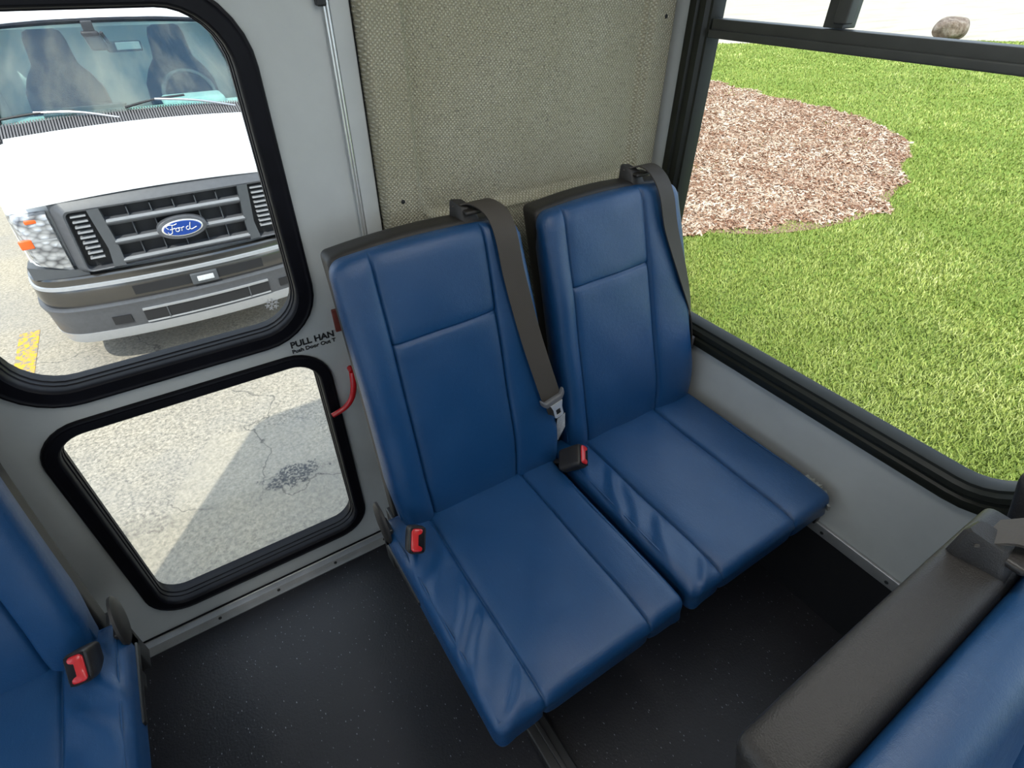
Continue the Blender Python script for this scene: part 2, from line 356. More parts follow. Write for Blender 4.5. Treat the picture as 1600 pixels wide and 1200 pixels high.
# windows
def side_window(i, w, xin, sgn, detail):
    """sgn=+1: glass outwards is +x"""
    t = empty('window_%d' % i, (xin, (w[0]+w[2])/2, w[1]), kind='structure')
    D = lambda d: xin+sgn*d
    fr = MB().add(*ring(w, [(.068, D(-.001)), (.066, D(-.010)), (.056, D(-.014)), (.044, D(-.013)), (.040, D(-.007)), (.034, D(-.007)), (.030, D(-.012)), (.018, D(-.011)), (.012, D(-.002)), (.006, D(-.001)), (.0, D(.012)), (.0, D(.034)), (.034, D(.056)), (.0445, D(.058)), (.0445, D(-.0))], 'x'))
    fr.build('window_frame', 'frame', t)
    a, b = D(.028), D(.033)
    MB().add(*loft([[(a, p[0], p[1]) for p in grow(w, .002)], [(b, p[0], p[1]) for p in grow(w, .002)]], True, True, True)).build('window_pane', 'glass', t, smooth=False)
    x0, x1 = sorted((D(-.010), D(.045))); x2, x3 = sorted((D(-.001), D(.04)))
    MB().add(*box(x2, x3, w[0]+.001, w[2]-.001, 1.326, 1.350, .002)).add(*box(x0, x1, w[0]+.001, w[2]-.001, 1.314, 1.330, .003)).build('window_rail', 'rail', t)
    x0, x1 = sorted((D(.002), D(.045))); yy = w[2]-.265
    MB().add(*box(x0, x1, yy-.040, yy, 1.352, w[3]-.002, .002)).add(*box(min(D(-.012), D(.012)), max(D(-.012), D(.012)), yy-.052, yy-.026, 1.36, w[3]-.012, .003)).build('window_divider', 'rail', t)
for k, w in enumerate(wins):
    side_window(1+k, w, 0, 1, True); side_window(5+k, w, XL, -1, False)
t = empty('window_9', (-1.25, YF, .35), kind='structure')
MB().add(*ring(FW, [(.05, YF), (.05, YF+.015), (0, YF+.015), (0, YF-.05), (-.001, YF-.05), (-.001, YF)], 'y')).build('window_frame', 'frame', t)
MB().add(*loft([[(p[0], d, p[1]) for p in grow(FW, -.001)] for d in (YF-.03, YF-.035)], True, True, True)).build('window_pane', 'clearglass', t, smooth=False)

# rear emergency door
door = empty('door_1', (-1.26, 0, 0), kind='structure')
MB().add(*plate([(-1.690, .006), (-.8305, .006), (-.8305, 1.615), (-1.690, 1.615)], [grow(DW1, .02), grow(DW2, .02)], .002, .060, 'y')).build('door_panel', 'wall', door, smooth=False)
for w in (DW1, DW2):
    g_ = .034 if w is DW2 else .040
    g = MB().add(*ring(w, [(g_, .001), (g_, -.004), (g_-.002, -.007), (g_-.006, -.008), (g_-.009, -.0065), (.028, -.0065), (.008, -.0075), (.005, -.005), (.003, .000), (.003, .012), (.001, .014), (.001, .024), (-.001, .026), (-.001, .036), (.004, .038), (.004, .056), (.018, .057), (.019, .002)], 'y', )).build('window_gasket', 'rubber', door)
    MB().add(*loft([[(p[0], d, p[1]) for p in grow(w, .010)] for d in (.042, .047)], True, True, True)).build('window_pane', 'glass', g, smooth=False)
    if w is DW1:
        fl = MB(); c0 = (FXY[0], FXY[1])
        for k in range(6):
            a_ = math.pi*k/3+.2; d_ = (math.cos(a_), math.sin(a_)); P_ = lambda q, w_=0: (c0[0]+d_[0]*q-d_[1]*w_, .0415, c0[1]+d_[1]*q+d_[0]*w_)
            fl.add(*tube([P_(.001), P_(.0125)], .0009, 5))
            for q in (.006, .010): fl.add(*tube([P_(q), P_(q+.004, .004)], .0009, 5)); fl.add(*tube([P_(q), P_(q+.004, -.004)], .0009, 5))
        fl.build('snowflake_mark', 'frost', g)
# lettering on the door
text_obj('lettering', 'PULL HAN', .0215, lambda x, y, z: (-1.042+x, .0015-z, .759+y), 'ink', door, bold=.0007)
text_obj('lettering', 'Push Door Out T', .0130, lambda x, y, z: (-1.042+x*1.06, .0015-z, .7445+y), 'ink', door, bold=.0004)
# red emergency handle
h = MB()
h.add(*box(-.938, -.922, -.006, .001, .77, .828, .002)).build('handle_plate', 'darkred', door)['label'] = 'dark red bracket of the emergency handle'
P = catmull([(-.925, -.020, .66), (-.932, -.030, .625), (-.944, -.034, .595), (-.965, -.034, .574), (-.998, -.032, .562)], 6)
loops = []
for i, p in enumerate(P):
    tn = (P[min(i+1, len(P)-1)]-P[max(i-1, 0)]).normalized(); nrm = Vector((0, 1, 0)).cross(tn).normalized()
    wd = .0085*(1-.25*i/len(P)); lp = []
    for k in range(12):
        a_ = 2*math.pi*k/12; lp.append(p+nrm*math.cos(a_)*wd+Vector((0, 1, 0))*math.sin(a_)*.006)
    loops.append(lp)
MB().add(*loft(loops, True, True, True)).add(*tube([(-.925, 0, .66), (-.925, -.020, .66)], .007)).build('door_handle', 'redplastic', door)['label'] = 'curved red pull handle'
MB().add(*box(-.850, -.834, -.014, .001, 1.388, 1.46, .003)).build('door_hinge', 'blackmetal', door)
# door jamb with bright beads, and the dark seam beside the carpet panel
t = MB().add(*box(-.8285, -.7935, -.010, .0, .03, ZC-.01, .003)).add(*box(-.8375, -.8335, -.007, .002, .03, 1.62, .001)).build('trim_1', 'wall'); t['kind'] = 'structure'
t = empty('trim_2', (-.832, 0, 0), kind='structure')
MB().add(*tube([(-.8315, -.0085, .03), (-.8315, -.0085, ZC-.02)], .0022, 8)).add(*tube([(-.8370, -.0075, .03), (-.8370, -.0075, ZC-.02)], .0018, 8)).build('bright_bead', 'chrome', t)
MB().add(*box(-.7936, -.7905, -.006, .0, .03, ZC-.01, .001)).build('seam_gasket', 'rubber', t)
# rear floor strip
t = empty('trim_3', (-1.25, 0, 0), kind='structure')
MB().add(*loft([[(x, -.034, .0), (x, -.034, .003), (x, -.010, .006), (x, -.006, .024), (x, -.003, .026), (x, 0, .026), (x, 0, 0)] for x in np.linspace(XL, -.0, 30)], True, True, True)).build('floor_strip', 'alu', t)
MB().add(*box(XL, -.83, -.004, .0005, .026, .030, .0005)).build('door_seal', 'rubber', t)
for x in (-1.98, -1.80, -1.61, -1.425, -1.266, -1.098, -.94, -.7, -.5):
    MB().add(*disc((x, -.020, .0045), (0, -.1, 1), .0045, .002)).build('screw', 'blackmetal', t)
# cove rubber on the side wall, capped by an aluminium strip
t = MB().add(*loft([[(-.001, y, .262), (-.006, y, .262), (-.007, y, .004), (-.007, y, .0005), (-.001, y, .0005)] for y in np.linspace(YF, -.035, 24)], True, True, True)).build('baseboard_right', 'kick'); t['kind'] = 'structure'
t = empty('trim_4', (0, -1.5, .26), kind='structure')
MB().add(*box(-.010, -.0005, YF, -.003, .258, .292, .002, (1, 30, 1))).build('cap_strip', 'alu', t)
for y in np.arange(-.31, -3.4, -.17):
    MB().add(*disc((-.0095, y, .272), (-1, 0, 0), .0048, .002)).build('screw', 'blackmetal', t)
t = MB().add(*box(XL+.001, XL+.010, YF, -.035, .001, .27, .002)).build('baseboard_left', 'kick'); t['kind'] = 'structure'
# padded carpet panel on the rear wall
PX0, PX1, PZ0, PZ1 = -.789, -.012, .32, 1.86
def panel():
    xs = sorted(set(np.round(np.concatenate([np.linspace(PX0, PX1, 60), -.704+np.linspace(-.02, .02, 13), -.098+np.linspace(-.02, .02, 13), np.linspace(PX0, PX0+.02, 6), np.linspace(PX1-.02, PX1, 6)]), 4)))
    zs = sorted(set(np.round(np.concatenate([np.linspace(PZ0, PZ1, 90), 1.0+np.linspace(-.02, .02, 13), np.linspace(PZ0, PZ0+.02, 6)]), 4)))
    V = []; F = []
    def hgt(x, z):
        # signed distance into the recess (rounded rectangle, bottom at 1.0)
        r = .05; cx, hx = (-.704-.098)/2, (.704-.098)/2; dx = abs(x-cx)-hx+r; dz = (1.0-z)+r
        d = math.hypot(max(dx, 0), max(dz, 0))+min(max(dx, dz), 0)-r
        h_ = .033-.021*sstep(.009, -.009, d)
        h_ += .003*math.exp(-((d-.010)/.006)**2)                       # soft rolled lip
        if x > -.098: h_ -= .013*math.exp(-((x+.090)/.006)**2)
        e = min(x-PX0, PX1-x, z-PZ0); h_ *= math.sqrt(max(0, 1-(1-min(1, e/.014))**2))
        return -h_-.0005
    for z in zs:
        for x in xs: V.append((x, hgt(x, z), z))
    n = len(xs)
    for j in range(len(zs)-1):
        for i in range(n-1): F.append((j*n+i, j*n+i+1, (j+1)*n+i+1, (j+1)*n+i))
    k = len(V); V += [(PX0, -.0003, PZ0), (PX1, -.0003, PZ0), (PX1, -.0003, PZ1), (PX0, -.0003, PZ1)]; F.append((k, k+1, k+2, k+3))
    return V, F
pn = empty('padded_panel', (-.4, 0, PZ0), 'woven beige carpet-covered panel with recessed middle on the rear wall behind the double seat', 'wall panel')
MB().add(*panel()).build('carpet_panel', 'carpet', pn)
for p in ((-.748, 1.047), (-.752, 1.62), (-.05, 1.35)):
    MB().add(*disc((p[0], -.030, p[1]), (0, -1, 0), .0055, .0045)).build('screw', 'blackmetal', pn)
# unseen ceiling fittings added to go with the fill lights
for i, (lx, ly, lab) in enumerate(((-1.9, -1.0, 'added unseen fill lamp on the ceiling, rear left'), (-.6, -1.0, 'added unseen fill lamp on the ceiling, rear right'), (-1.9, -2.9, 'added unseen fill lamp on the ceiling, front left'), (-.6, -2.9, 'added unseen fill lamp on the ceiling, front right'))):
    t = empty('added_ceiling_lamp', (lx, ly, ZC), lab, 'lamp', 'added fill lamps along the ceiling')
    MB().add(*box(lx-.13, lx+.13, ly-.5, ly+.5, ZC-.018, ZC, .008, (2, 4, 1))).build('added_lamp_base', 'silver', t)
    MB().add(*box(lx-.11, lx+.11, ly-.48, ly+.48, ZC-.045, ZC-.018, .012, (2, 4, 1))).build('added_lamp_diffuser', 'lamp', t)

# ============================================================ seats
def prof_back(z):          # front surface centre line y of the pad, rear line of shell
    t = (z-.40)/.62
    return t
def make_cushion(x0, x1, s1, s2, root, mx, seed):
    hx, hy, hz = (x1-x0)/2, .262, .046; cx, cy, cz = (x0+x1)/2, -.552, .395
    V, F = rbox(hx, hy, hz, .022, (46, 60, 4), ex=(s1-cx, s2-cx))
    rs = random.Random(seed)
    wr = [(rs.uniform(.012, .085), -.36-.055*k+rs.uniform(-.02, .02), rs.uniform(.5, 1.2), rs.uniform(.006, .012)) for k in range(8)]
    out = []
    for (x, y, z) in V:
        X, Y, Z = x+cx, y+cy, z+cz
        top = sstep(.0, hz*.7, z); front = sstep(-hy+.034, -hy+.004, y) if y < 0 else 0
        # three puffed panels parted by sewn grooves
        for s in (s1, s2):
            g = math.exp(-((X-s)/.0032)**2)*.0050+math.exp(-((X-s)/.012)**2)*.0028
            Z -= g*top; Y += g*front*(1-top)
        if s1 < X < s2:
            u = (X-s1)/(s2-s1); Z += .004*top*math.sin(math.pi*u)**.5
        else:
            u = (X-x0)/(s1-x0) if X < s1 else (x1-X)/(x1-s2)
            u = max(0, min(1, u)); Z += .0035*top*math.sin(math.pi*min(1, u*.85+.12))**.8
        # loose folds on the outer bolster (towards x0)
        if X < s1+.004:
            for k in range(5):
                yk = -.40-.095*k+.02*math.sin(k*2.3+seed); wgt = sstep(0, .02, s1-X)*sstep(0, .015, X-x0)
                d = (Y-yk)*(.50+.06*k)-(X-(x0+s1)/2)*(.85)+.004*math.sin(Y*40)
                Z += top*wgt*(.0035+.0035*((k*7+seed*3) % 5)/4)*math.exp(-(d/(.008+.004*((k+seed) % 3)))**2)
                Z -= top*wgt*.0025*math.exp(-((d-.020)/.012)**2)
        # waterfall front edge, gentle dish, small corner drop
        yf = (-.70-Y)
        if yf > 0: Z -= .010*(yf/.115)**2*(.3+.7*top)
        Z -= .004*math.sin(math.pi*max(0, min(1, (-.32-Y)/.48)))*top
        if Y > -.36: Z -= .010*sstep(-.36, -.29, Y)*top
        # taper underneath at the front (pad thins like a wedge)
        if z < 0 and Y < -.62: Z += .016*sstep(-.62, -.81, Y)*sstep(0, -hz, z)
        ex_ = abs(x)/hx; Y -= .006*sstep(.80, 1, ex_)*sstep(-.70, -.81, Y)*sstep(.3, -1, z/hz)
        Z += .0010*math.sin(X*37+seed)*math.cos(Y*29+seed*2)*top
        out.append((mx(X), Y, Z))
    c = MB().add(out, F).build('seat_cushion', 'vinyl', root, auto=75)
    # piping along both sides of the top
    for xs_ in (x0+.0135, x1-.0135):
        path = [(mx(xs_), y, .4375+.0012-(.010*((-.70-y)/.115)**2 if y < -.70 else 0)) for y in np.linspace(-.335, -.797, 30)]
        MB().add(*tube(path, .0022, 6)).build('piping', 'vinyl', c)
    return c
def back_y(z, side=0):
    """y of the plane between pad and shell"""
    t = (z-.40)/.62; return -.285+.130*t-.012*math.sin(math.pi*max(0, min(1, t)))
def make_back(x0, x1, s1, s2, root, mx, seed, top):
    def wx(x, z):
        t = max(0, min(1.05, (z-.45)/.55)); return x+(float(np.interp(x, (x0-.01, x0, s1, s2, x1, x1+.01), (top[0]-.01, top[0], top[1], top[2], top[3], top[3]+.01)))-x)*t
    hx, hz = (x1-x0)/2, .310; cx, cz = (x0+x1)/2, .708; hy = .034
    V, F = rbox(hx, hy, hz, .028, (46, 4, 60), ex=(s1-cx, s2-cx), ez=(.852-cz,))
    out = []
    for (x, y, z) in V:
        X, Z = x+cx, z+cz; fr = sstep(hy*.3, -hy*.8, y); tz = (Z-.40)/.62
        sw = .010*math.sin(math.pi*tz)           # seams bow gently
        thick = (.062-.016*tz)/(2*hy)
        Y = back_y(Z)-hy*thick*1.0+y*thick+(.020*sstep(.985, .93, Z)*sstep(0, hy, y) if y > 0 else 0)
        d = 0
        g = 0
        for s in (s1, s2): g += math.exp(-((X-s)/.0030)**2)*.0045+math.exp(-((X-s)/.010)**2)*.0025
        edge = 0
        if s1 < X < s2:
            u = (X-s1)/(s2-s1); d += .004*math.sin(math.pi*u)**.5
            g += math.exp(-((Z-.852-.006*(u-.5))/.0032)**2)*.0045+math.exp(-((Z-.852-.006*(u-.5))/.012)**2)*.002
        else:
            u = (X-x0)/(s1-x0) if X < s1 else (x1-X)/(x1-s2); u = max(0, min(1, u))
            amp = .011*sstep(1.03, .80, Z)*sstep(.36, .5, Z)+.003
            d += amp*math.sin(math.pi*min(1, u*.72+.20))**.8
        Y -= (d-g)*fr
        Y -= .012*math.exp(-((Z-.52)/.12)**2)*fr       # lumbar bulge
        Z += .014*(1-(x/hx)**2)*sstep(.8, 1.03, Z)
        bow = .006*math.sin(math.pi*tz)*(1 if x > 0 else -1)*(abs(x)/hx)
        Xn = X-bow*0+(-.010)*sstep(.55, .41, Z)*(x/hx)
        Y += .0009*math.sin(X*41+seed)*math.cos(Z*33+seed)*fr
        out.append((mx(wx(Xn, Z)), Y, Z))
    b = MB().add(out, F).build('backrest_cushion', 'vinyl', root, auto=75)
    for xs_, sg in ((x0+.006, 1), (x1-.006, -1)):
        path = []
        for z in np.linspace(.45, 1.0, 34):
            tz = (z-.40)/.62; path.append((mx(wx(xs_+sg*.002, z)), back_y(z)-(.062-.016*tz)*.82-.003, z))
        MB().add(*tube(path, .0022, 6)).build('piping', 'vinyl', b)
    # shell
    hxs = hx-.007; V, F = rbox(hxs, .024, .325, .012, (20, 3, 30)); out = []
    for (x, y, z) in V:
        Z = z+.692; tz = (Z-.40)/.62
        Y = back_y(Z)+.0235+y+(.004 if y > 0 else 0)
        if abs(x) > hxs-.02 and y < 0: Y -= .006*sstep(.4, .6, Z)
        Z += .016*(1-(x/hxs)**2)*sstep(.8, 1.03, Z)
        out.append((mx(wx(x+cx, Z)), Y, Z))
    MB().add(out, F).build('back_shell', 'shell', root)
def ribbon(path, widths, th=.0014, nrm=None):
    """strap: path points with width vectors"""
    loops = []
    for i, p in enumerate(path):
        p = Vector(p); w = Vector(widths[i]) if not isinstance(widths, Vector) else widths
        t = (Vector(path[min(i+1, len(path)-1)])-Vector(path[max(i-1, 0)])).normalized(); n = t.cross(w).normalized()*th
        loops.append([p-w*.5+n, p-w*.25+n, p+w*.25+n, p+w*.5+n, p+w*.5-n, p-w*.5-n])
    return loft(loops, True, True, True)
def make_guide(xg, root, mx):
    """belt guide standing on the shell top: wedge with slot"""
    g = MB(); L = [(-.012, -.110, .990), (.040, -.112, .990), (.052, -.166, .988), (-.004, -.168, .990)]
    T = [(-.010, -.112, 1.064), (.020, -.114, 1.060), (.036, -.146, 1.048), (.002, -.146, 1.054)]
    def lp(A, s=1, dz=0):
        c = Vector((sum(p[0] for p in A)/4, sum(p[1] for p in A)/4, 0)); o = []
        for i in range(4):
            p, q = Vector(A[i]), Vector(A[(i+1) % 4])
            for t in (.12, .5, .88): r = p.lerp(q, t); o.append((xg+c.x+(r.x-c.x)*s, c.y+(r.y-c.y)*s, r.z+dz))
        return o
    M3 = [tuple(a_*.45+b_*.55 for a_, b_ in zip(p, q)) for p, q in zip(L, T)]
    g.add(*loft([lp(L), lp(M3, 1.02), lp(T, 1, -.004), lp(T, .86)], True, True, True))
    g.map(lambda x, y, z: (mx(x), y, z)); o = g.build('belt_guide', 'shell', root)
    MB().add(*box(xg+.004, xg+.046, -.162, -.130, 1.040, 1.0485, .004, (2, 1, 1))).map(lambda x, y, z: (mx(x), y, z)).build('guide_slot', 'buckle', o)
def make_buckle(pos, ax, root, base, roll=0.):
    """housing with red press button; pos = centre of the end face"""
    z = Vector(ax).normalized(); V, F = rbox(.0185, .0285, .036, .010, (4, 4, 5))
    def place(V, off):
        up = Vector((0, 1, .25)); x = up.cross(z).normalized(); y = z.cross(x)
        c, s = math.cos(roll), math.sin(roll); x, y = x*c+y*s, y*c-x*s; o = Vector(pos)
        return [tuple(o+x*p[0]+y*p[1]+z*(p[2]+off)) for p in V]
    Vh = [(p[0]*(1-.10*(p[2] < 0)), p[1]*(1+.0*(p[2] > 0)), p[2]) for p in V]
    b = MB().add(place(Vh, -.036), F).build('buckle', 'buckle', root)
    # C-shaped press button outline
    O = [(-.0135+.007*(1-math.cos(t)), .0150+.0085*math.sin(t)) for t in np.linspace(0, math.pi/2, 6)]+[(.002, .0235), (.0075, .0225), (.0100, .0195), (.0095, .0160), (.0065, .0140), (.0015, .0120)]
    O = O+[(p[0], -p[1]) for p in reversed(O)]; cxo = -.004
    bt = MB().add(*loft([[(cxo+(p[0]-cxo)*k_, p[1]*k_, z_) for p in O] for k_, z_ in ((1, -.004), (1, .0015), (.96, .0030), (.86, .0038))], True, True, True))
    bt.v = place(bt.v, .0); bt.build('release_button', 'redplastic', b)['label'] = 'red release button'
    v, f = rbox(.0145, .0245, .0012, .0010, (1, 2, 1)); MB().add(place([(p[0]-.0005, p[1], p[2]) for p in v], .0), f).build('buckle_slot', 'rubber', b)
    v, f = rbox(.0188, .0290, .003, .0028, (3, 4, 1)); 
    e = Vector(pos)-z*.070
    MB().add(*tube([tuple(e+z*.012), tuple(e), base], .011, 10, .6)).build('buckle_stalk', 'buckle', b)
def make_double(mx, x_mid, label, variant):
    root = empty('double_seat', (mx(-.52), -.45, 0), label, 'seat', 'blue vinyl double seats')
    mir = variant == 'left'
    make_cushion(-1.000, -.548, -.900, -.645, root, mx, 1); make_cushion(-.530, -.040, -.437, -.187, root, mx, 2)
    make_back(-.966, -.520, -.890, -.652, root, mx, 3, (-.966, -.890, -.650, -.560)); make_back(-.494, -.034, -.437, -.178, root, mx, 4, (-.505, -.445, -.214, -.088))
    for xg in (-.672, -.205): make_guide(xg, root, mx)
    mv = lambda P: [(mx(p[0]), p[1], p[2]) for p in P]
    # belt of the aisle seat: over the top, down the front, tongue, folded end
    P = catmull([(-.655, -.125, 1.052), (-.628, -.150, 1.060), (-.612, -.190, 1.046), (-.612, -.226, 1.010), (-.607, -.250, .930), (-.590, -.290, .800), (-.566, -.330, .672), (-.558, -.340, .636)], 6)
    n = len(P); Wd = []
    for i in range(n):
        t = i/(n-1); Wd.append(Vector((.050, 0, 0)).lerp(Vector((.047, -.006, .012)), min(1, t*1.6)) if not mir else Vector((.045, 0, 0)))
    V, F = ribbon(P, Wd); belt = MB().add(mv(V), F).build('seat_belt', 'webbing', root)
    # lower strap half: narrows as it twists into the gap
    P = catmull([(-.556, -.3385, .636), (-.545, -.338, .590), (-.528, -.328, .545), (-.514, -.306, .490), (-.508, -.296, .42), (-.506, -.292, .37)], 6); n = len(P)
    Wd = [Vector((.040*(1-.85*i/(n-1)), -.004-.018*i/(n-1), .006)) for i in range(n)]
    V, F = ribbon(P, Wd); MB().add(mv(V), F).build('belt_tail', 'webbing', belt)
    # white label on the tail
    V = [(-.539, -.344, .565), (-.517, -.345, .577), (-.510, -.341, .525), (-.515, -.325, .470), (-.519, -.325, .468), (-.528, -.329, .52)]
    V2 = [(p[0]+.0006, p[1]+.0012, p[2]) for p in V]; MB().add(*loft([mv(V), mv(V2)], True, True, True)).build('belt_label', 'label', belt, smooth=False)
    # tongue: grey plastic grip and steel plate
    g = MB(); v, f = rbox(.033, .0065, .0095, .005, (8, 2, 2))
    v = [(p[0], p[1], p[2]+(.016*sstep(.020, .034, abs(p[0])))) for p in v]
    c0 = Vector((-.558, -.3455, .634)); ang = .26
    R = Matrix.Rotation(ang, 3, 'Y')
    pl = lambda v: [tuple(c0+R.transposed()@Vector(p)) for p in v]
    tg = g.add(mv(pl(v)), f).build('belt_tongue', 'grayplastic', belt)
    out = [(-.017, -.006), (.017, -.006), (.0125, -.024), (.0125, -.050), (.009, -.054), (-.009, -.054), (-.0125, -.050), (-.0125, -.024)]
    hole = rrect(-.0065, -.046, .0065, -.026, .002, 3)
    V, F = plate([(p[0]+.004, p[1]) for p in out], [[(p[0]+.004, p[1]) for p in hole]], -.0085, -.0055, 'y'); MB().add(mv(pl(V)), F).build('latch_plate', 'chrome', root if False else belt, smooth=False)
    # belt of the window seat: slips off the outer edge
    P = catmull([(-.190, -.125, 1.052), (-.163, -.150, 1.062), (-.158, -.190, 1.048), (-.158, -.226, 1.010), (-.144, -.248, .930), (-.102, -.284, .800), (-.052, -.290, .690), (-.030, -.290, .600), (-.024, -.290, .52)], 6); n = len(P)
    Wd = [Vector((.045, 0, 0)).lerp(Vector((.010, .036, .010)), sstep(.45, .95, i/(n-1))) for i in range(n)]
    V, F = ribbon(P, Wd); MB().add(mv(V), F).build('seat_belt', 'webbing', root)
    v, f = box(-.026, -.014, -.30, -.27, .555, .60, .004); MB().add(mv(v), f).build('belt_tongue', 'grayplastic', root)
    # buckles
    if not mir:
        make_buckle((-.962, -.434, .499), (-.05, -.60, .62), root, (-.935, -.335, .40), roll=-.45)
        make_buckle((-.513, -.425, .497), (.42, -.62, .62), root, (-.537, -.325, .40), roll=-.38)
    else:
        make_buckle((mx(-.945), -.410, .492), (-.08, -.62, .66), root, (mx(-.930), -.325, .40), roll=3.14-.10)
        make_buckle((mx(-.513), -.425, .497), (-.62, -.62, .58), root, (mx(-.537), -.325, .40))
    # steel frame, hinge cover, legs
    fr = MB()
    for y in (-.36, -.72): fr.add(*box(-.985, -.012, y-.018, y+.018, .295, .335, .004))
    for x in (-.97, -.56, -.51, -.07): fr.add(*box(x-.012, x+.012, -.76, -.26, .335, .352, .003))
    for x in (-.955, -.56, -.50, -.06): fr.add(*box(x-.012, x+.012, -.300, -.235, .30, .40, .004))
    fr.add(*box(-.030, -.0105, -.80, -.28, .30, .338, .003))
    fr.v = mv(fr.v); fr.build('seat_frame', 'blackmetal', root)
    lg = MB().add(*box(-.872, -.808, -.60, -.46, .020, .296, .008)); lg.v = mv(lg.v); lg = lg.build('leg', 'blackmetal', root)
    ft = MB().add(*box(-.868, -.812, -1.02, -.24, .0005, .030, .006)).add(*box(-.846, -.834, -1.0, -.26, .030, .036, .002)); ft.v = mv(ft.v); ft.build('foot_rail', 'blackmetal', lg)
    # oval hinge cover on the aisle side
    lp = []
    for s, dx in ((.8, .002), (1, .0), (1, -.005), (.86, -.009), (.5, -.011)):
        lp.append([(-.996+dx, -.318+.036*s*math.cos(a_)*1.0+.020*s*math.sin(a_), .455+.046*s*math.sin(a_)-.010*s*math.cos(a_)) for a_ in np.linspace(0, 2*math.pi, 24, endpoint=False)])
    v, f = loft(lp, True, True, True); MB().add(mv(v), f).build('hinge_cover', 'shell', root)
    v, f = box(-1.000, -.985, -.345, -.30, .31, .45, .004); v2, f2 = box(-1.004, -.99, -.50, -.33, .375, .392, .004)
    MB().add(mv(v), f).add(mv(v2), f2).build('hinge_bracket', 'blackmetal', root)
    return root
ident = lambda x: x
seatA = make_double(ident, 0, 'blue vinyl double seat in the rear corner between the rear door and the lawn window', 'main')
# frayed tape on the window-side front corner of the main seat
tp = MB(); rs = random.Random(3); strip = []
for k in range(26):
    t = k/25; y = -.735-.085*t; x = -.040+.006*math.sin(math.pi*t)-.020*sstep(.6, 1, t); z0 = .432-.020*t
    strip.append([(x-.010, y, z0+.004+rs.uniform(-.001, .002)), (x+.004+rs.uniform(-.002, .006), y+rs.uniform(-.002, .002), z0+rs.uniform(-.004, .004)), (x+.006+rs.uniform(-.002, .005), y, z0-.020+rs.uniform(-.006, .006)), (x-.002, y, z0-.016)])
tp.add(*loft(strip, True, True, True)); tp.build('frayed_edge', 'tape', seatA)['label'] = 'frayed grey torn edging on the cushion corner'
seatB = copy_tree(seatA); seatB.location.y -= .97; seatB['label'] = 'dark-shelled double seat in the next row forward, seen from above its black back'
for o in [x for x in bpy.data.objects if x.parent == seatB and x.name.startswith('frayed_edge')]: bpy.data.objects.remove(o)
seatC = make_double(lambda x: -2.5-x, 0, 'blue vinyl double seat left of the rear door, cut off by the frame', 'left'); seatC.location.y += .055; seatC.location.x -= .008

# ============================================================ outside ground
ZG = -.9
def flat(name, poly, z0, z1, mat, kind='structure', holes=()):
    o = MB().add(*plate(poly, list(holes), z0, z1, 'z')).build(name, mat, smooth=False, pivot=(0, 0, z0 if False else 0)); o['kind'] = kind; return o
MUL = [(3.0, 3.2), (3.486, 2.808), (3.992, 2.343), (4.579, 2.038), (5.432, 1.881), (6.128, 1.931), (7.183, 2.257), (8.106, 2.697), (9.2, 3.15), (9.927, 3.759), (10.69, 5.034), (10.861, 6.35), (11.064, 7.924), (11.298, 9.291), (10.6, 10.9), (8.6, 11.5), (6.0, 10.4), (3.9, 8.2), (2.9, 5.6)]
MULC = [tuple(p[:2]) for p in catmull([(p[0], p[1], 0) for p in MUL+[MUL[0]]], 5)][:-1]
LAWN = [(1.1, -8), (40, -8), (36, 2), (29.2, 8.3), (27.4, 9.9), (22.5, 12.2), (18.0, 14.2), (14, 16.5), (8, 19), (1.1, 20)]
flat('ground_asphalt', [(-30, -12), (1.1, -12), (1.1, 40), (-30, 40)], ZG-.05, ZG, 'asphalt')
flat('ground_lawn', LAWN, ZG-.06, ZG-.008, 'soil')
flat('ground_concrete', [(1.1, 40), (1.1, 20), (8, 19), (14, 16.5), (18.0, 14.2), (22.5, 12.2), (27.4, 9.9), (29.2, 8.3), (36, 2), (40, -8), (160, -8), (160, 160), (1.1, 160)], ZG-.05, ZG, 'lot')
flat('mulch_soil', MULC, ZG-.008, ZG+.004, 'mulch', 'stuff'); 
o = bpy.data.objects['mulch_soil']; o['label'] = 'brown soil under the wood chip bed'; o['category'] = 'soil'
def inpoly(px, py, poly):
    c = np.zeros(len(px), bool); n = len(poly)
    for i in range(n):
        x1, y1 = poly[i]; x2, y2 = poly[(i+1) % n]
        cond = ((y1 > py) != (y2 > py)) & (px < (x2-x1)*(py-y1)/((y2-y1) or 1e-9)+x1); c ^= cond
    return c
def bulk(name, V, nf, loops, starts, totals, rnd, mat, label, cat):
    me = bpy.data.meshes.new(name); me.vertices.add(len(V)); me.vertices.foreach_set('co', V.astype(np.float32).ravel())
    me.loops.add(len(loops)); me.loops.foreach_set('vertex_index', loops.astype(np.int32)); me.polygons.add(nf)
    me.polygons.foreach_set('loop_start', starts.astype(np.int32)); me.update(calc_edges=True)
    at = me.attributes.new('rnd', 'FLOAT', 'POINT'); at.data.foreach_set('value', rnd.astype(np.float32)); me.validate()
    me.materials.append(M[mat]); o = bpy.data.objects.new(name, me); COL.objects.link(o); return tag(o, label, cat, kind='stuff')
def scatter(N_, r0, r1, a0, a1):
    r = np.exp(rng.uniform(math.log(r0), math.log(r1), N_)); a_ = np.radians(rng.uniform(a0, a1, N_))
    return CX[0]+r*np.sin(a_), CX[1]+r*np.cos(a_), r
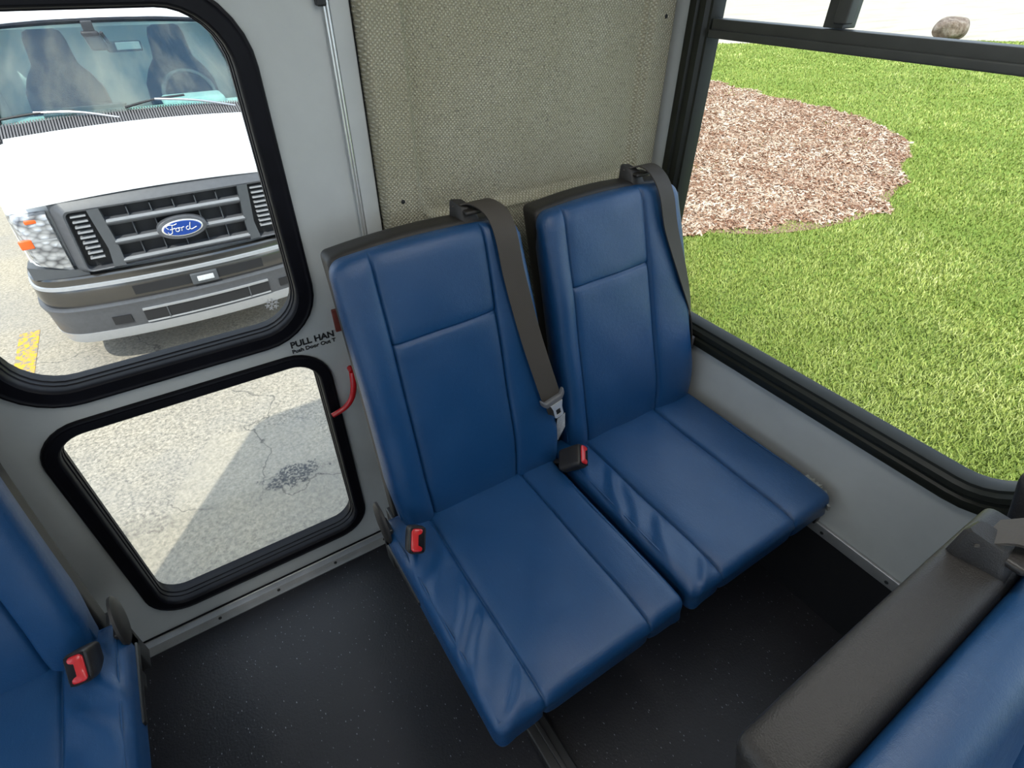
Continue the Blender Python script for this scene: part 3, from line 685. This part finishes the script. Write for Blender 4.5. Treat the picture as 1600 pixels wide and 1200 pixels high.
def vnoise(x, y, s, seed=0):
    xi, yi = x*s, y*s; g = np.random.default_rng(seed).random((64, 64)); i, j = np.floor(xi).astype(int), np.floor(yi).astype(int); u, v = xi-i, yi-j; u, v = u*u*(3-2*u), v*v*(3-2*v)
    G = lambda a, b: g[a % 64, b % 64]
    return G(i, j)*(1-u)*(1-v)+G(i+1, j)*u*(1-v)+G(i, j+1)*(1-u)*v+G(i+1, j+1)*u*v
# grass
x, y, r = scatter(460000, 3.0, 34, 36, 108); x2, y2, r2 = scatter(70000, 3.2, 30, 6, 36); x, y, r = np.concatenate([x, x2]), np.concatenate([y, y2]), np.concatenate([r, r2])
edge = .22*(vnoise(x, y, 2.3, 5)-.5)*2+.10*(vnoise(x, y, 9, 6)-.5)
inm = inpoly(x+edge, y+edge, MULC); weeds = (vnoise(x, y, 1.7, 9) > .74) & (rng.random(len(x)) < .16)
k = inpoly(x, y, LAWN) & (~inm | weeds); x, y, r, inm = x[k], y[k], r[k], inm[k]; n = len(x)
pt = vnoise(x, y, 1.3, 2)*.6+vnoise(x, y, 5, 3)*.4
h = rng.uniform(.018, .040, n)*(.7+.6*pt)*(1+r*.02); wd = .0024*(1+r*.16)*rng.uniform(.7, 1.3, n); az = rng.uniform(0, 2*math.pi, n); ln = h*rng.uniform(.2, 1.1, n)
dx, dy = np.cos(az), np.sin(az); az2 = az+rng.uniform(.8, 2.3, n); sx, sy = np.cos(az2)*wd, np.sin(az2)*wd
V = np.zeros((n, 5, 3)); z0 = np.full(n, ZG-.010)
V[:, 0] = np.stack([x-sx, y-sy, z0], 1); V[:, 1] = np.stack([x+sx, y+sy, z0], 1)
V[:, 2] = np.stack([x+sx*.8+dx*ln*.35, y+sy*.8+dy*ln*.35, z0+h*.62], 1); V[:, 3] = np.stack([x-sx*.8+dx*ln*.35, y-sy*.8+dy*ln*.35, z0+h*.62], 1); V[:, 4] = np.stack([x+dx*ln, y+dy*ln, z0+h], 1)
b = np.arange(n)*5; loops = np.stack([b, b+1, b+2, b+3, b+3, b+2, b+4], 1).ravel(); starts = np.stack([np.arange(n)*7, np.arange(n)*7+4], 1).ravel()
rr_ = np.clip(rng.random(n)*.75+pt*.35-.12, 0, 1); rnd = np.repeat(rr_, 5)
bulk('lawn_grass', V.reshape(-1, 3), 2*n, loops, starts, None, rnd, 'grass', 'bright green mown grass of the lawn outside the side window', 'grass')
# wood chips
x, y, r = scatter(160000, 4.3, 17, 28, 80); edge = .22*(vnoise(x, y, 2.3, 5)-.5)*2+.10*(vnoise(x, y, 9, 6)-.5); k = inpoly(x+edge, y+edge, MULC); x, y, r = x[k], y[k], r[k]; n = len(x)
L_ = rng.uniform(.012, .040, n)*(1+r*.02); w_ = L_*rng.uniform(.18, .42, n); az = rng.uniform(0, 2*math.pi, n); tilt = rng.normal(0, .32, n); z = ZG+.006+rng.random(n)*.022
ux, uy, uz = np.cos(az)*np.cos(tilt), np.sin(az)*np.cos(tilt), np.sin(tilt); roll = rng.normal(0, .5, n); vx, vy, vz = -np.sin(az)*np.cos(roll), np.cos(az)*np.cos(roll), np.sin(roll)
C = np.stack([x, y, z], 1); U = np.stack([ux, uy, uz], 1)*L_[:, None]; Q = np.stack([vx, vy, vz], 1)*w_[:, None]; T = np.array([0, 0, .004])
V = np.stack([C-U-Q*.5, C-U*.9+Q, C+U+Q*.6, C+U*.85-Q, C-U-Q*.5+T, C-U*.9+Q+T, C+U+Q*.6+T, C+U*.85-Q+T], 1)
b = np.arange(n)*8; fl = [b+4, b+5, b+6, b+7, b, b+1, b+5, b+4, b+1, b+2, b+6, b+5, b+2, b+3, b+7, b+6, b+3, b, b+4, b+7]
bulk('wood_chip_mulch', V.reshape(-1, 3), 5*n, np.stack(fl, 1).ravel(), np.arange(5*n)*4, None, np.repeat(rng.random(n), 8), 'chips', 'pale brown wood chip mulch bed curving into the lawn', 'mulch')
ms = bpy.data.objects['mulch_soil']; ms.parent = bpy.data.objects['wood_chip_mulch']; del ms['label'], ms['category'], ms['kind']
# painted line
o = MB().add(*plate([(-2.50, 3.15), (-2.37, 3.10), (-2.352, 4.02), (-2.485, 4.02)], [], ZG+.0005, ZG+.003, 'z')).build('parking_line', 'yellow', smooth=False); tag(o, 'worn yellow painted line on the asphalt beside the van', 'parking line')
# boulder
V, F = rbox(.62, .5, .34, .3, (8, 8, 6)); rs = np.random.default_rng(4)
V = [(p[0]*(1+.10*math.sin(p[1]*5+p[2]*7)), p[1]*(1+.12*math.sin(p[0]*6+1)), p[2]*(1+.12*math.sin(p[0]*4+p[1]*3))) for p in V]
o = MB().add([(p[0]+26.6, p[1]+10.7, p[2]+ZG+.36) for p in V], F).build('boulder', 'rock'); tag(o, 'rough brown boulder at the far edge of the lawn', 'rock')

# ============================================================ van outside the rear door
VX, VY, VZ = -1.13, 3.0, ZG
def vv(V): return [(p[0]+VX, p[1]+VY, p[2]+VZ) for p in V]
van = empty('van', (VX, VY+2.6, VZ), 'white van parked nose-on behind the bus, seen through the rear door window', 'van')
def vb(name, parts, mat, parent=van, smooth=True, auto=None, label=None):
    b = MB()
    for v, f in parts: b.add(vv(v), f)
    o = b.build(name, mat, parent, smooth, auto=auto)
    if label: o['label'] = label
    return o
# body: loft of cross-sections from nose to tail
def section(ly, w, zt, zb=.45, crown=.03, tumble=.02, n=10):
    half = [(w*.985, zb), (w, zb+(zt-zb)*.35), (w-.005, zb+(zt-zb)*.62), (w-tumble, zt-.13), (w-tumble-.02, zt-.07), (w-tumble-.06, zt-.025), (w-tumble-.12, zt-.004), (w*.62, zt+crown*.55), (w*.30, zt+crown*.9), (0, zt+crown)]
    return [(x, ly, z) for x, z in half]+[(-x, ly, z) for x, z in reversed(half[:-1])]
secs = [section(.11, .80, 1.16, .50), section(.115, .825, 1.20, .47), section(.15, .86, 1.235, .45), section(.24, .895, 1.275), section(.40, .925, 1.315), section(.62, .945, 1.360), section(.86, .955, 1.400)]
vb('nose_body', [loft(secs, False, True, True)], 'vanwhite', auto=60)
# hood with leading edge
def hood_z(lx, ly): 
    s = np.interp(ly, [.02, .11, .15, .24, .40, .62, .86], [1.222, 1.236, 1.252, 1.287, 1.325, 1.370, 1.410]); return s+.030*(1-(lx/.80)**2)
lx_ = np.linspace(-.80, .80, 33); ly_ = [.0, .01, .03, .07, .11, .15, .24, .40, .62, .83]
def hood():
    V = []; F = []; n = len(lx_)
    for ly in ly_:
        for lx in lx_:
            e = abs(lx)/.80; z = hood_z(lx, max(ly, .02)) + .012 - .012*max(0, .03-ly)/.03; y = ly+.10*max(0, e-.55)**2*(1-ly)
            V.append((lx*(.975+.025*ly), y, z))
    k = len(V); V += [(p[0], p[1]+.004, p[2]-.028) for p in V[:k]]
    for j in range(len(ly_)-1):
        for i in range(n-1):
            F.append((j*n+i, j*n+i+1, (j+1)*n+i+1, (j+1)*n+i)); F.append((k+j*n+i, k+j*n+i+1, k+(j+1)*n+i+1, k+(j+1)*n+i))
    rim = [i for i in range(n)]+[(j*n+n-1) for j in range(1, len(ly_))]+[(len(ly_)-1)*n+i for i in range(n-2, -1, -1)]+[j*n for j in range(len(ly_)-2, 0, -1)]
    for q in range(len(rim)): a_, b_ = rim[q], rim[(q+1) % len(rim)]; F.append((a_, b_, b_+k, a_+k))
    return V, F
vb('hood', [hood()], 'vanwhite', auto=60)
# cowl louvre strip
lv = MB(); sl = []
sl.append(loft([[(x, .83, 1.402+.028*(1-(x/.85)**2)), (x, .98, 1.462+.028*(1-(x/.85)**2)), (x, .98, 1.38), (x, .83, 1.37)] for x in np.linspace(-.86, .86, 20)], True, True, True))
cw = vb('cowl', sl, 'vanblack')
ribs = []
for k in range(100):
    x = -.85+1.7*k/99; z = .028*(1-(x/.85)**2); ribs.append(loft([[(x-.0048, .835, 1.404+z), (x+.0048, .835, 1.404+z), (x+.0048, .835, 1.416+z), (x-.0048, .835, 1.416+z)], [(x-.0048, .975, 1.458+z), (x+.0048, .975, 1.458+z), (x+.0048, .975, 1.474+z), (x-.0048, .975, 1.474+z)]], True, True, True))
vb('louvre_ribs', ribs, 'cowl', cw, smooth=False)
# cab: pillars, header, roof, rear body
def wsp(u, t):   # windshield surface: u -1..1, t 0..1
    w = .87-.13*t; return (u*w, .95+.52*t+.05*u*u*0+.10*u*u*.6, 1.465+.52*t+.028*(1-u*u)*(1-t)+.03*(1-u*u)*t)
loops = [[wsp(u, t) for u in np.linspace(-.93, .93, 17)] for t in np.linspace(.0, .97, 9)]
V, F = loft(loops, False); V2 = [(p[0], p[1]+.006, p[2]-.006) for p in V]
vb('windshield', [(V+V2, F+[tuple(i+len(V) for i in f) for f in F])], 'vanglass')
for sg, nm in ((-1, 'l'), (1, 'r')):
    lp = []
    for t in np.linspace(-.06, 1.02, 8):
        a_ = Vector(wsp(sg*.925, t)); b_ = Vector(wsp(sg*1.02, t)); lp.append([tuple(a_+Vector((0, -.006, .006))), tuple(b_), tuple(b_+Vector((0, .12, -.02))), tuple(a_+Vector((0, .03, -.03)))])
    pl_ = vb('pillar', [loft(lp, True, True, True)], 'vanwhite')
    lp = []
    for t in np.linspace(0, .97, 8):
        a_ = Vector(wsp(sg*.905, t)); b_ = Vector(wsp(sg*.945, t)); o_ = Vector((0, -.008, .007)); lp.append([tuple(a_+o_), tuple(b_+o_), tuple(b_+o_+Vector((0, .01, -.006))), tuple(a_+o_+Vector((0, .01, -.006)))])
    vb('windshield_seal', [loft(lp, True, True, True)], 'rubber', pl_)
roof = []
for ly, w, zb, zt in ((1.455, .745, 1.955, 1.990), (1.50, .80, 1.96, 2.02), (1.62, .86, 1.96, 2.07), (1.95, .91, 1.96, 2.13), (2.5, .93, 1.96, 2.16), (6.2, .93, 1.96, 2.16)):
    half = [(w, zb), (w, zb+.02), (w-.04, zt-.02), (w-.15, zt+.005), (w*.5, zt+.02), (0, zt+.025)]
    roof.append([(x, ly+.055*(x/w)**2*(1 if ly < 1.6 else 0), z) for x, z in half]+[(-x, ly+.055*(x/w)**2*(1 if ly < 1.6 else 0), z) for x, z in reversed(half[:-1])])
vb('roof', [loft(roof, True, True, True)], 'vanwhite', auto=60)
lp = [[tuple(Vector(wsp(u, .955))+Vector((0, -.008, .008))), tuple(Vector(wsp(u, .985))+Vector((0, -.006, .006))), tuple(Vector(wsp(u, .985))+Vector((0, .01, -.01))), tuple(Vector(wsp(u, .955))+Vector((0, .01, -.01)))] for u in np.linspace(-.94, .94, 17)]
vb('header_seal', [loft(lp, True, True, True)], 'rubber')
# sides behind the nose, doors and tail
sid = []
for sg in (-1, 1):
    x0, x1 = sorted((sg*.955, sg*.93))
    sid.append(box(x0, x1, .86, 6.2, .45, 1.44, .004)); sid.append(box(x0, x1, 2.45, 6.2, 1.44, 1.97, .004)); sid.append(box(x0, x1, 1.52, 1.60, 1.44, 1.97, .004))
sid.append(box(-.95, .95, 6.16, 6.2, .45, 2.1, .004)); sid.append(box(-.94, .94, .9, 6.16, .45, .50, .004))
vb('side_body', sid, 'vanwhite', smooth=False)
for sg in (-1, 1):
    x0, x1 = sorted((sg*.940, sg*.944)); vb('door_window', [box(x0, x1, 1.60, 2.45, 1.44, 1.96, .001)], 'clearglass', smooth=False)
vb('bulkhead', [box(-.93, .93, 2.7, 2.74, .5, 1.95, .004), box(-.93, .93, .98, 2.7, .50, .56, .004)], 'vaninterior', smooth=False)
# dashboard
dp = [(.99, 1.43), (1.06, 1.455), (1.28, 1.455), (1.36, 1.42), (1.40, 1.30), (1.38, 1.05), (1.0, 1.05)]
dash = vb('dashboard', [loft([[(x, p[0], p[1]) for p in dp] for x in np.linspace(-.90, .90, 12)], True, True, True)], 'vaninterior')
vb('dash_binnacle', [([(p[0]+.42, p[1]+1.27, p[2]+1.47) for p in rbox(.22, .12, .035, .03, (4, 3, 1))[0]], rbox(.22, .12, .035, .03, (4, 3, 1))[1])], 'vaninterior', dash)
vb('dash_top_pad', [([(p[0]-.30, p[1]+1.24, p[2]+1.462) for p in rbox(.26, .10, .025, .015, (4, 3, 1))[0]], rbox(.26, .10, .025, .015, (4, 3, 1))[1])], 'vandark', dash)
# steering wheel
cs = Vector((.43, 1.52, 1.47)); sp_ = []
ring_ = [cs+Vector((math.cos(a_)*.19, math.sin(a_)*.19*math.sin(.6)*1.0, math.sin(a_)*.19*math.cos(.6))) for a_ in np.linspace(0, 2*math.pi, 33)]
sw = vb('steering_wheel', [tube(ring_, .016, 8), tube([cs-Vector((.18, 0, 0)), cs+Vector((.18, 0, 0))], .012, 8), tube([cs, cs+Vector((0, -.20, -.10))], .03, 10)], 'vandark')
# front seats
for sx in (-.42, .43):
    s = vb('front_seat', [loft([[(sx+wx*math.cos(a_), 1.98+.10*(z-1.1)+.07*math.sin(a_)*1, z) for a_ in np.linspace(0, 2*math.pi, 20, endpoint=False)] for z, wx in ((.95, .24), (1.1, .27), (1.35, .285), (1.50, .27), (1.60, .22), (1.68, .155), (1.76, .145), (1.84, .14), (1.90, .12), (1.925, .06))], True, True, True)], 'vanseat')
    vb('seat_base', [([(p[0]+sx, p[1]+1.78, p[2]+.92) for p in rbox(.27, .27, .09, .05, (4, 4, 2))[0]], rbox(.27, .27, .09, .05, (4, 4, 2))[1]), box(sx-.2, sx+.2, 1.6, 1.95, .555, .84, .01)], 'vanseat', s)
# mirror and camera housing behind the windshield
mir = vb('rear_view_mirror', [([(p[0]+.085, p[1]+1.40, p[2]+1.835) for p in rbox(.115, .015, .034, .014, (6, 2, 3))[0]], rbox(.115, .015, .034, .014, (6, 2, 3))[1]), tube([(0, 1.40, 1.85), (-.03, 1.36, 1.93)], .012, 8)], 'vanblack')
vb('dash_camera', [([(p[0]-.085-(p[2])*.25, p[1]+1.385, p[2]+1.88) for p in rbox(.055, .02, .062, .018, (4, 2, 4))[0]], rbox(.055, .02, .062, .018, (4, 2, 4))[1]), box(-.13, -.06, 1.38, 1.41, 1.93, 2.0, .008)], 'vanblack', mir)
vb('mirror_glass', [([(p[0]+.11, p[1]+1.383, p[2]+1.840) for p in rbox(.078, .003, .024, .003, (2, 1, 2))[0]], rbox(.078, .003, .024, .003, (2, 1, 2))[1])], 'silver', mir)
# wipers
def wp(p0, p1, pv):
    a_ = tube(catmull([p0, ((p0[0]+p1[0])/2, (p0[1]+p1[1])/2, (p0[2]+p1[2])/2+.012), p1], 6), .006, 6, 1.4); b_ = tube(catmull([pv, ((pv[0]+p0[0]*.5+p1[0]*.5)/2, (pv[1]+p0[1])/2-.01, (pv[2]+p0[2])/2+.035), ((p0[0]+p1[0])/2, p0[1]-.006, (p0[2]+p1[2])/2+.016)], 6), .008, 6); return a_, b_
for p0, p1, pv in (((-.82, .995, 1.500), (-.36, .965, 1.520), (-.11, .90, 1.462)), ((-.06, .955, 1.512), (.34, .965, 1.555), (.66, .92, 1.460))):
    a_, b_ = wp(p0, p1, pv); w_o = vb('wiper', [b_], 'silver'); vb('wiper_blade', [a_], 'vanblack', w_o)
# grille surround
def surr():
    def lp(w0, w1, zb, zt, y, r, tl=0):
        P = rrect(-1, zb, 1, zt, .0001, 1); o_ = []
        n_ = 9
        def W(z): return w0+(w1-w0)*(z-zb)/(zt-zb)
        pts = rrect(-.6, zb, .6, zt, r, 6)
        for (x_, z_) in pts:
            s_ = W(z_)/.6; X_ = x_*s_; o_.append((X_, y+.10*abs(X_)**3, z_+(.035*(1-(X_/.63)**2) if z_ > (zb+zt)/2 else .0)))
        return o_
    return loft([lp(.655, .645, .75, 1.245, .06, .05), lp(.655, .645, .75, 1.245, .035, .05), lp(.645, .630, .76, 1.228, .005, .045), lp(.600, .585, .775, 1.150, -.035, .03), lp(.592, .576, .78, 1.138, -.030, .03), lp(.588, .572, .785, 1.130, .06, .025)], True)
gr = vb('grille', [surr()], 'vangrey', auto=35)
vb('grille_mesh', [box(-.60, .60, .045, .06, .77, 1.16, .002)], 'vanblack', gr, smooth=False)
vb('grille_surface', [([(p[0], p[1]+.05, p[2]) for p in box(-.40, .40, .0, .01, 1.105, 1.16, .002)[0]], box(-.4, .4, 0, .01, 1.105, 1.16, .002)[1])], 'vandark', gr, smooth=False)
for sg in (-1, 1):
    lpp = [[(sg*(xo+.0), y, z) for xo, y in ((.462, .035), (.462, -.026), (.398, -.034), (.392, .035))] for z in (1.152, 1.135)]
    lpp = []
    for z, a_, b_ in ((1.150, .462, .398), (.90, .440, .380), (.78, .455, .385)): lpp.append([(sg*a_, .045, z), (sg*a_, -.022, z), (sg*b_, -.030, z), (sg*b_, .045, z)])
    vb('grille_post', [loft(lpp, True, True, True)], 'vandark', gr, smooth=False)
    sl = []
    for k in range(9):
        z = .85+.033*k; sl.append(box(min(sg*.555, sg*.475), max(sg*.555, sg*.475), -.012, .03, z, z+.009, .001))
    vb('vent_slats', sl, 'silver', gr, smooth=False)
for z in (1.058, .930, .805):
    vb('grille_bar', [loft([[(x, .045, z-.024), (x, -.018, z-.020), (x, -.034, z-.004), (x, -.034, z+.006), (x, -.012, z+.014), (x, .045, z+.018)] for x in np.linspace(-.392, .392, 9)], True, True, True)], 'vangrey', gr, auto=25)
    vb('grille_bar_edge', [loft([[(x, -.030, z+.004), (x, -.036, z+.005), (x, -.036, z+.011), (x, -.014, z+.018), (x, -.010, z+.014)] for x in np.linspace(-.388, .388, 9)], True, True, True)], 'silver', gr)  # silver strip along the upper front edge of each bar
dv = [box(x-.003, x+.003, .0, .05, .79, 1.13, .001) for x in (-.26, -.13, .0, .13, .26)]
vb('grille_dividers', dv, 'vandark', gr, smooth=False)
# oval emblem
def oval(a_, b_, y0, y1, n=36, inset=.006):
    L0 = []
    for s_, y in ((1, y0), (1, y1+.004), (1-inset/a_*1.0, y1)): L0.append([(math.cos(t)*(a_*s_), y, .955+math.sin(t)*(b_*s_)) for t in np.linspace(0, 2*math.pi, n, endpoint=False)])
    return loft(L0, True, True, True)
em = vb('emblem', [oval(.148, .074, .0, -.050)], 'vangrey', gr); vb('emblem_rim', [oval(.122, .054, -.045, -.056)], 'chrome', em); vb('emblem_field', [oval(.114, .047, -.05, -.0585)], 'emblemblue', em)
st = [[(-.078, .006), (-.088, .020), (-.070, .029), (-.045, .025), (-.025, .030)], [(-.052, .026), (-.058, .006), (-.066, -.018), (-.082, -.022), (-.086, -.010)], [(-.072, .003), (-.056, .004), (-.040, .007)],
      [(-.030, .006), (-.040, .0), (-.040, -.012), (-.028, -.014), (-.020, -.004), (-.026, .005), (-.012, .004)], [(-.008, .006), (-.006, -.004), (-.010, -.014)], [(-.007, .0), (.002, .006), (.010, .005)],
      [(.034, .006), (.022, .003), (.019, -.008), (.028, -.014), (.038, -.006), (.044, .012), (.050, .026)], [(.042, .004), (.038, -.008), (.046, -.014), (.060, -.010), (.078, -.004)]]
vb('emblem_script', [tube(catmull([(p[0]*1.05, -.0600, .955+p[1]*1.15) for p in s_], 5), .0027, 6) for s_ in st], 'chrome', em)
# headlights
for sg in (-1, 1):
    lp = []
    for u in np.linspace(0, 1, 9):
        x = .668+.205*u; y = .035+.055*u**2+.11*max(0, u-.8)/.2*.8; zb = .785+.065*u; zt = 1.150+.010*u-.02*u*u
        lp.append([(sg*x, y+.10, zb), (sg*x, y+.012, zb), (sg*x, y, zb+.02), (sg*x, y-.004, (zb+zt)/2), (sg*x, y, zt-.02), (sg*x, y+.02, zt), (sg*x, y+.10, zt)])
    hl = vb('headlight', [loft(lp, True, True, True)], 'lens')
    for q_ in (0, 1): vb('turn_signal', [[([(sg*(.83+p[0]), .062+p[1], .985+p[2]) for p in rbox(.034, .014, .028, .008, (2, 1, 2))[0]], rbox(.034, .014, .028, .008, (2, 1, 2))[1]), ([(sg*(.755+p[0]), .048+p[1], 1.115+p[2]) for p in rbox(.030, .010, .012, .006, (2, 1, 2))[0]], rbox(.03, .010, .012, .006, (2, 1, 2))[1])][q_]], 'amber', hl, label='amber corner lamp')
    vb('headlight_divider', [([(p[0]*sg, p[1], p[2]) for p in loft([[(x, .030+.055*((x-.668)/.205)**2, .995), (x, .030+.055*((x-.668)/.205)**2, 1.005), (x, .05+.055*((x-.668)/.205)**2, 1.005), (x, .05+.055*((x-.668)/.205)**2, .995)] for x in np.linspace(.67, .865, 8)], True, True, True)[0]], loft([[(0, 0, 0)]*4]*8, True, True, True)[1])], 'silver', hl, smooth=False)
    lp = []
    for u in np.linspace(0, 1, 5): 
        x = .60+.30*u; y = .03+.08*u*u; lp.append([(sg*x, y+.1, .742), (sg*x, y, .742), (sg*x, y, .775+.055*u), (sg*x, y+.1, .775+.055*u)])
    vb('headlight_filler', [loft(lp, True, True, True)], 'vandark')
# bumper swept round the nose
plan = [(-.955, .50), (-.950, .32), (-.930, .20), (-.885, .11), (-.80, .045), (-.66, .005), (-.45, -.030), (-.2, -.050), (0, -.055), (.2, -.050), (.45, -.030), (.66, .005), (.80, .045), (.885, .11), (.930, .20), (.950, .32), (.955, .50)]
PL = catmull([(p[0], p[1], 0) for p in plan], 12)
def sweep(prof, xlim=None):
    lp = []
    for i, p in enumerate(PL):
        if xlim and not (xlim[0] <= p.x <= xlim[1]): continue
        t = (PL[min(i+1, len(PL)-1)]-PL[max(i-1, 0)]).normalized(); nn = Vector((t.y, -t.x, 0))
        lp.append([tuple(Vector((p.x, p.y, 0))+nn*a_+Vector((0, 0, z))) for a_, z in prof])
    return loft(lp, True, True, True)
bp_ = vb('bumper', [sweep([(-.03, .535), (.006, .545), (.014, .60), (.010, .665), (.002, .685), (.0, .735), (-.012, .745), (-.06, .745)])], 'bumper', auto=28)
vb('bumper_lip', [sweep([(-.01, .668), (.014, .672), (.012, .692), (-.01, .700)])], 'silver', bp_)
lowb = vb('bumper_lower', [sweep([(-.03, .285), (-.012, .290), (.0, .345), (.004, .352), (.012, .470), (.030, .530), (.026, .545), (-.03, .545)])], 'vangrey', auto=28)
vb('valance', [sweep([(-.05, .270), (-.014, .272), (-.006, .290), (.006, .348), (-.03, .352)])], 'silver', lowb)
vb('air_inlet', [sweep([(-.01, .370), (.0145, .372), (.0165, .455), (-.01, .46)], (-.42, .42))], 'vanblack', lowb, smooth=False)
for x in (-.27, -.13, 0, .13, .27): vb('inlet_divider', [box(x-.004, x+.004, -.068, -.02, .372, .458, .001)], 'vandark', lowb, smooth=False)
vb('inlet_edge', [sweep([(.008, .455), (.024, .457), (.027, .470), (.008, .472)], (-.42, .42)), sweep([(.004, .362), (.018, .364), (.018, .374), (.004, .376)], (-.42, .42))], 'silver', lowb)
for sg in (-1, 1):
    a0, a1 = sorted((sg*.60, sg*.47)); vb('fog_recess', [sweep([(-.01, .385), (.016, .387), (.0175, .445), (-.01, .448)], (a0, a1))], 'vanblack', lowb, smooth=False)
vb('bumper_slot', [sweep([(-.01, .575), (.0155, .577), (.0165, .640), (-.01, .642)], (-.42, .42))], 'vanblack', bp_, smooth=False)
pb = vb('plate_lamp', [([(p[0]+.02, p[1]-.073, p[2]+.605) for p in rbox(.085, .012, .038, .006, (2, 1, 1))[0]], rbox(.085, .012, .038, .006, (2, 1, 1))[1])], 'vandark', bp_)
vb('plate_emblem', [([(p[0]+.025, p[1]-.086, p[2]+.605) for p in rbox(.052, .003, .018, .003, (2, 1, 1))[0]], rbox(.052, .003, .018, .003, (2, 1, 1))[1])], 'label', bp_)
# wheels
for sx in (-.84, .84):
    for ly in (.95, 4.9):
        lp = [[(sx+dx, ly+math.cos(a_)*r_, .38+math.sin(a_)*r_) for a_ in np.linspace(0, 2*math.pi, 28, endpoint=False)] for dx, r_ in ((-.10, .25), (-.11, .34), (-.09, .378), (.09, .378), (.11, .34), (.10, .25))]
        wl = vb('wheel', [loft(lp, True, True, True)], 'tyre'); vb('hub', [loft([[(sx+dx, ly+math.cos(a_)*r_, .38+math.sin(a_)*r_) for a_ in np.linspace(0, 2*math.pi, 20, endpoint=False)] for dx, r_ in ((-.105, .2), (.105, .2))], True, True, True)], 'silver', wl)
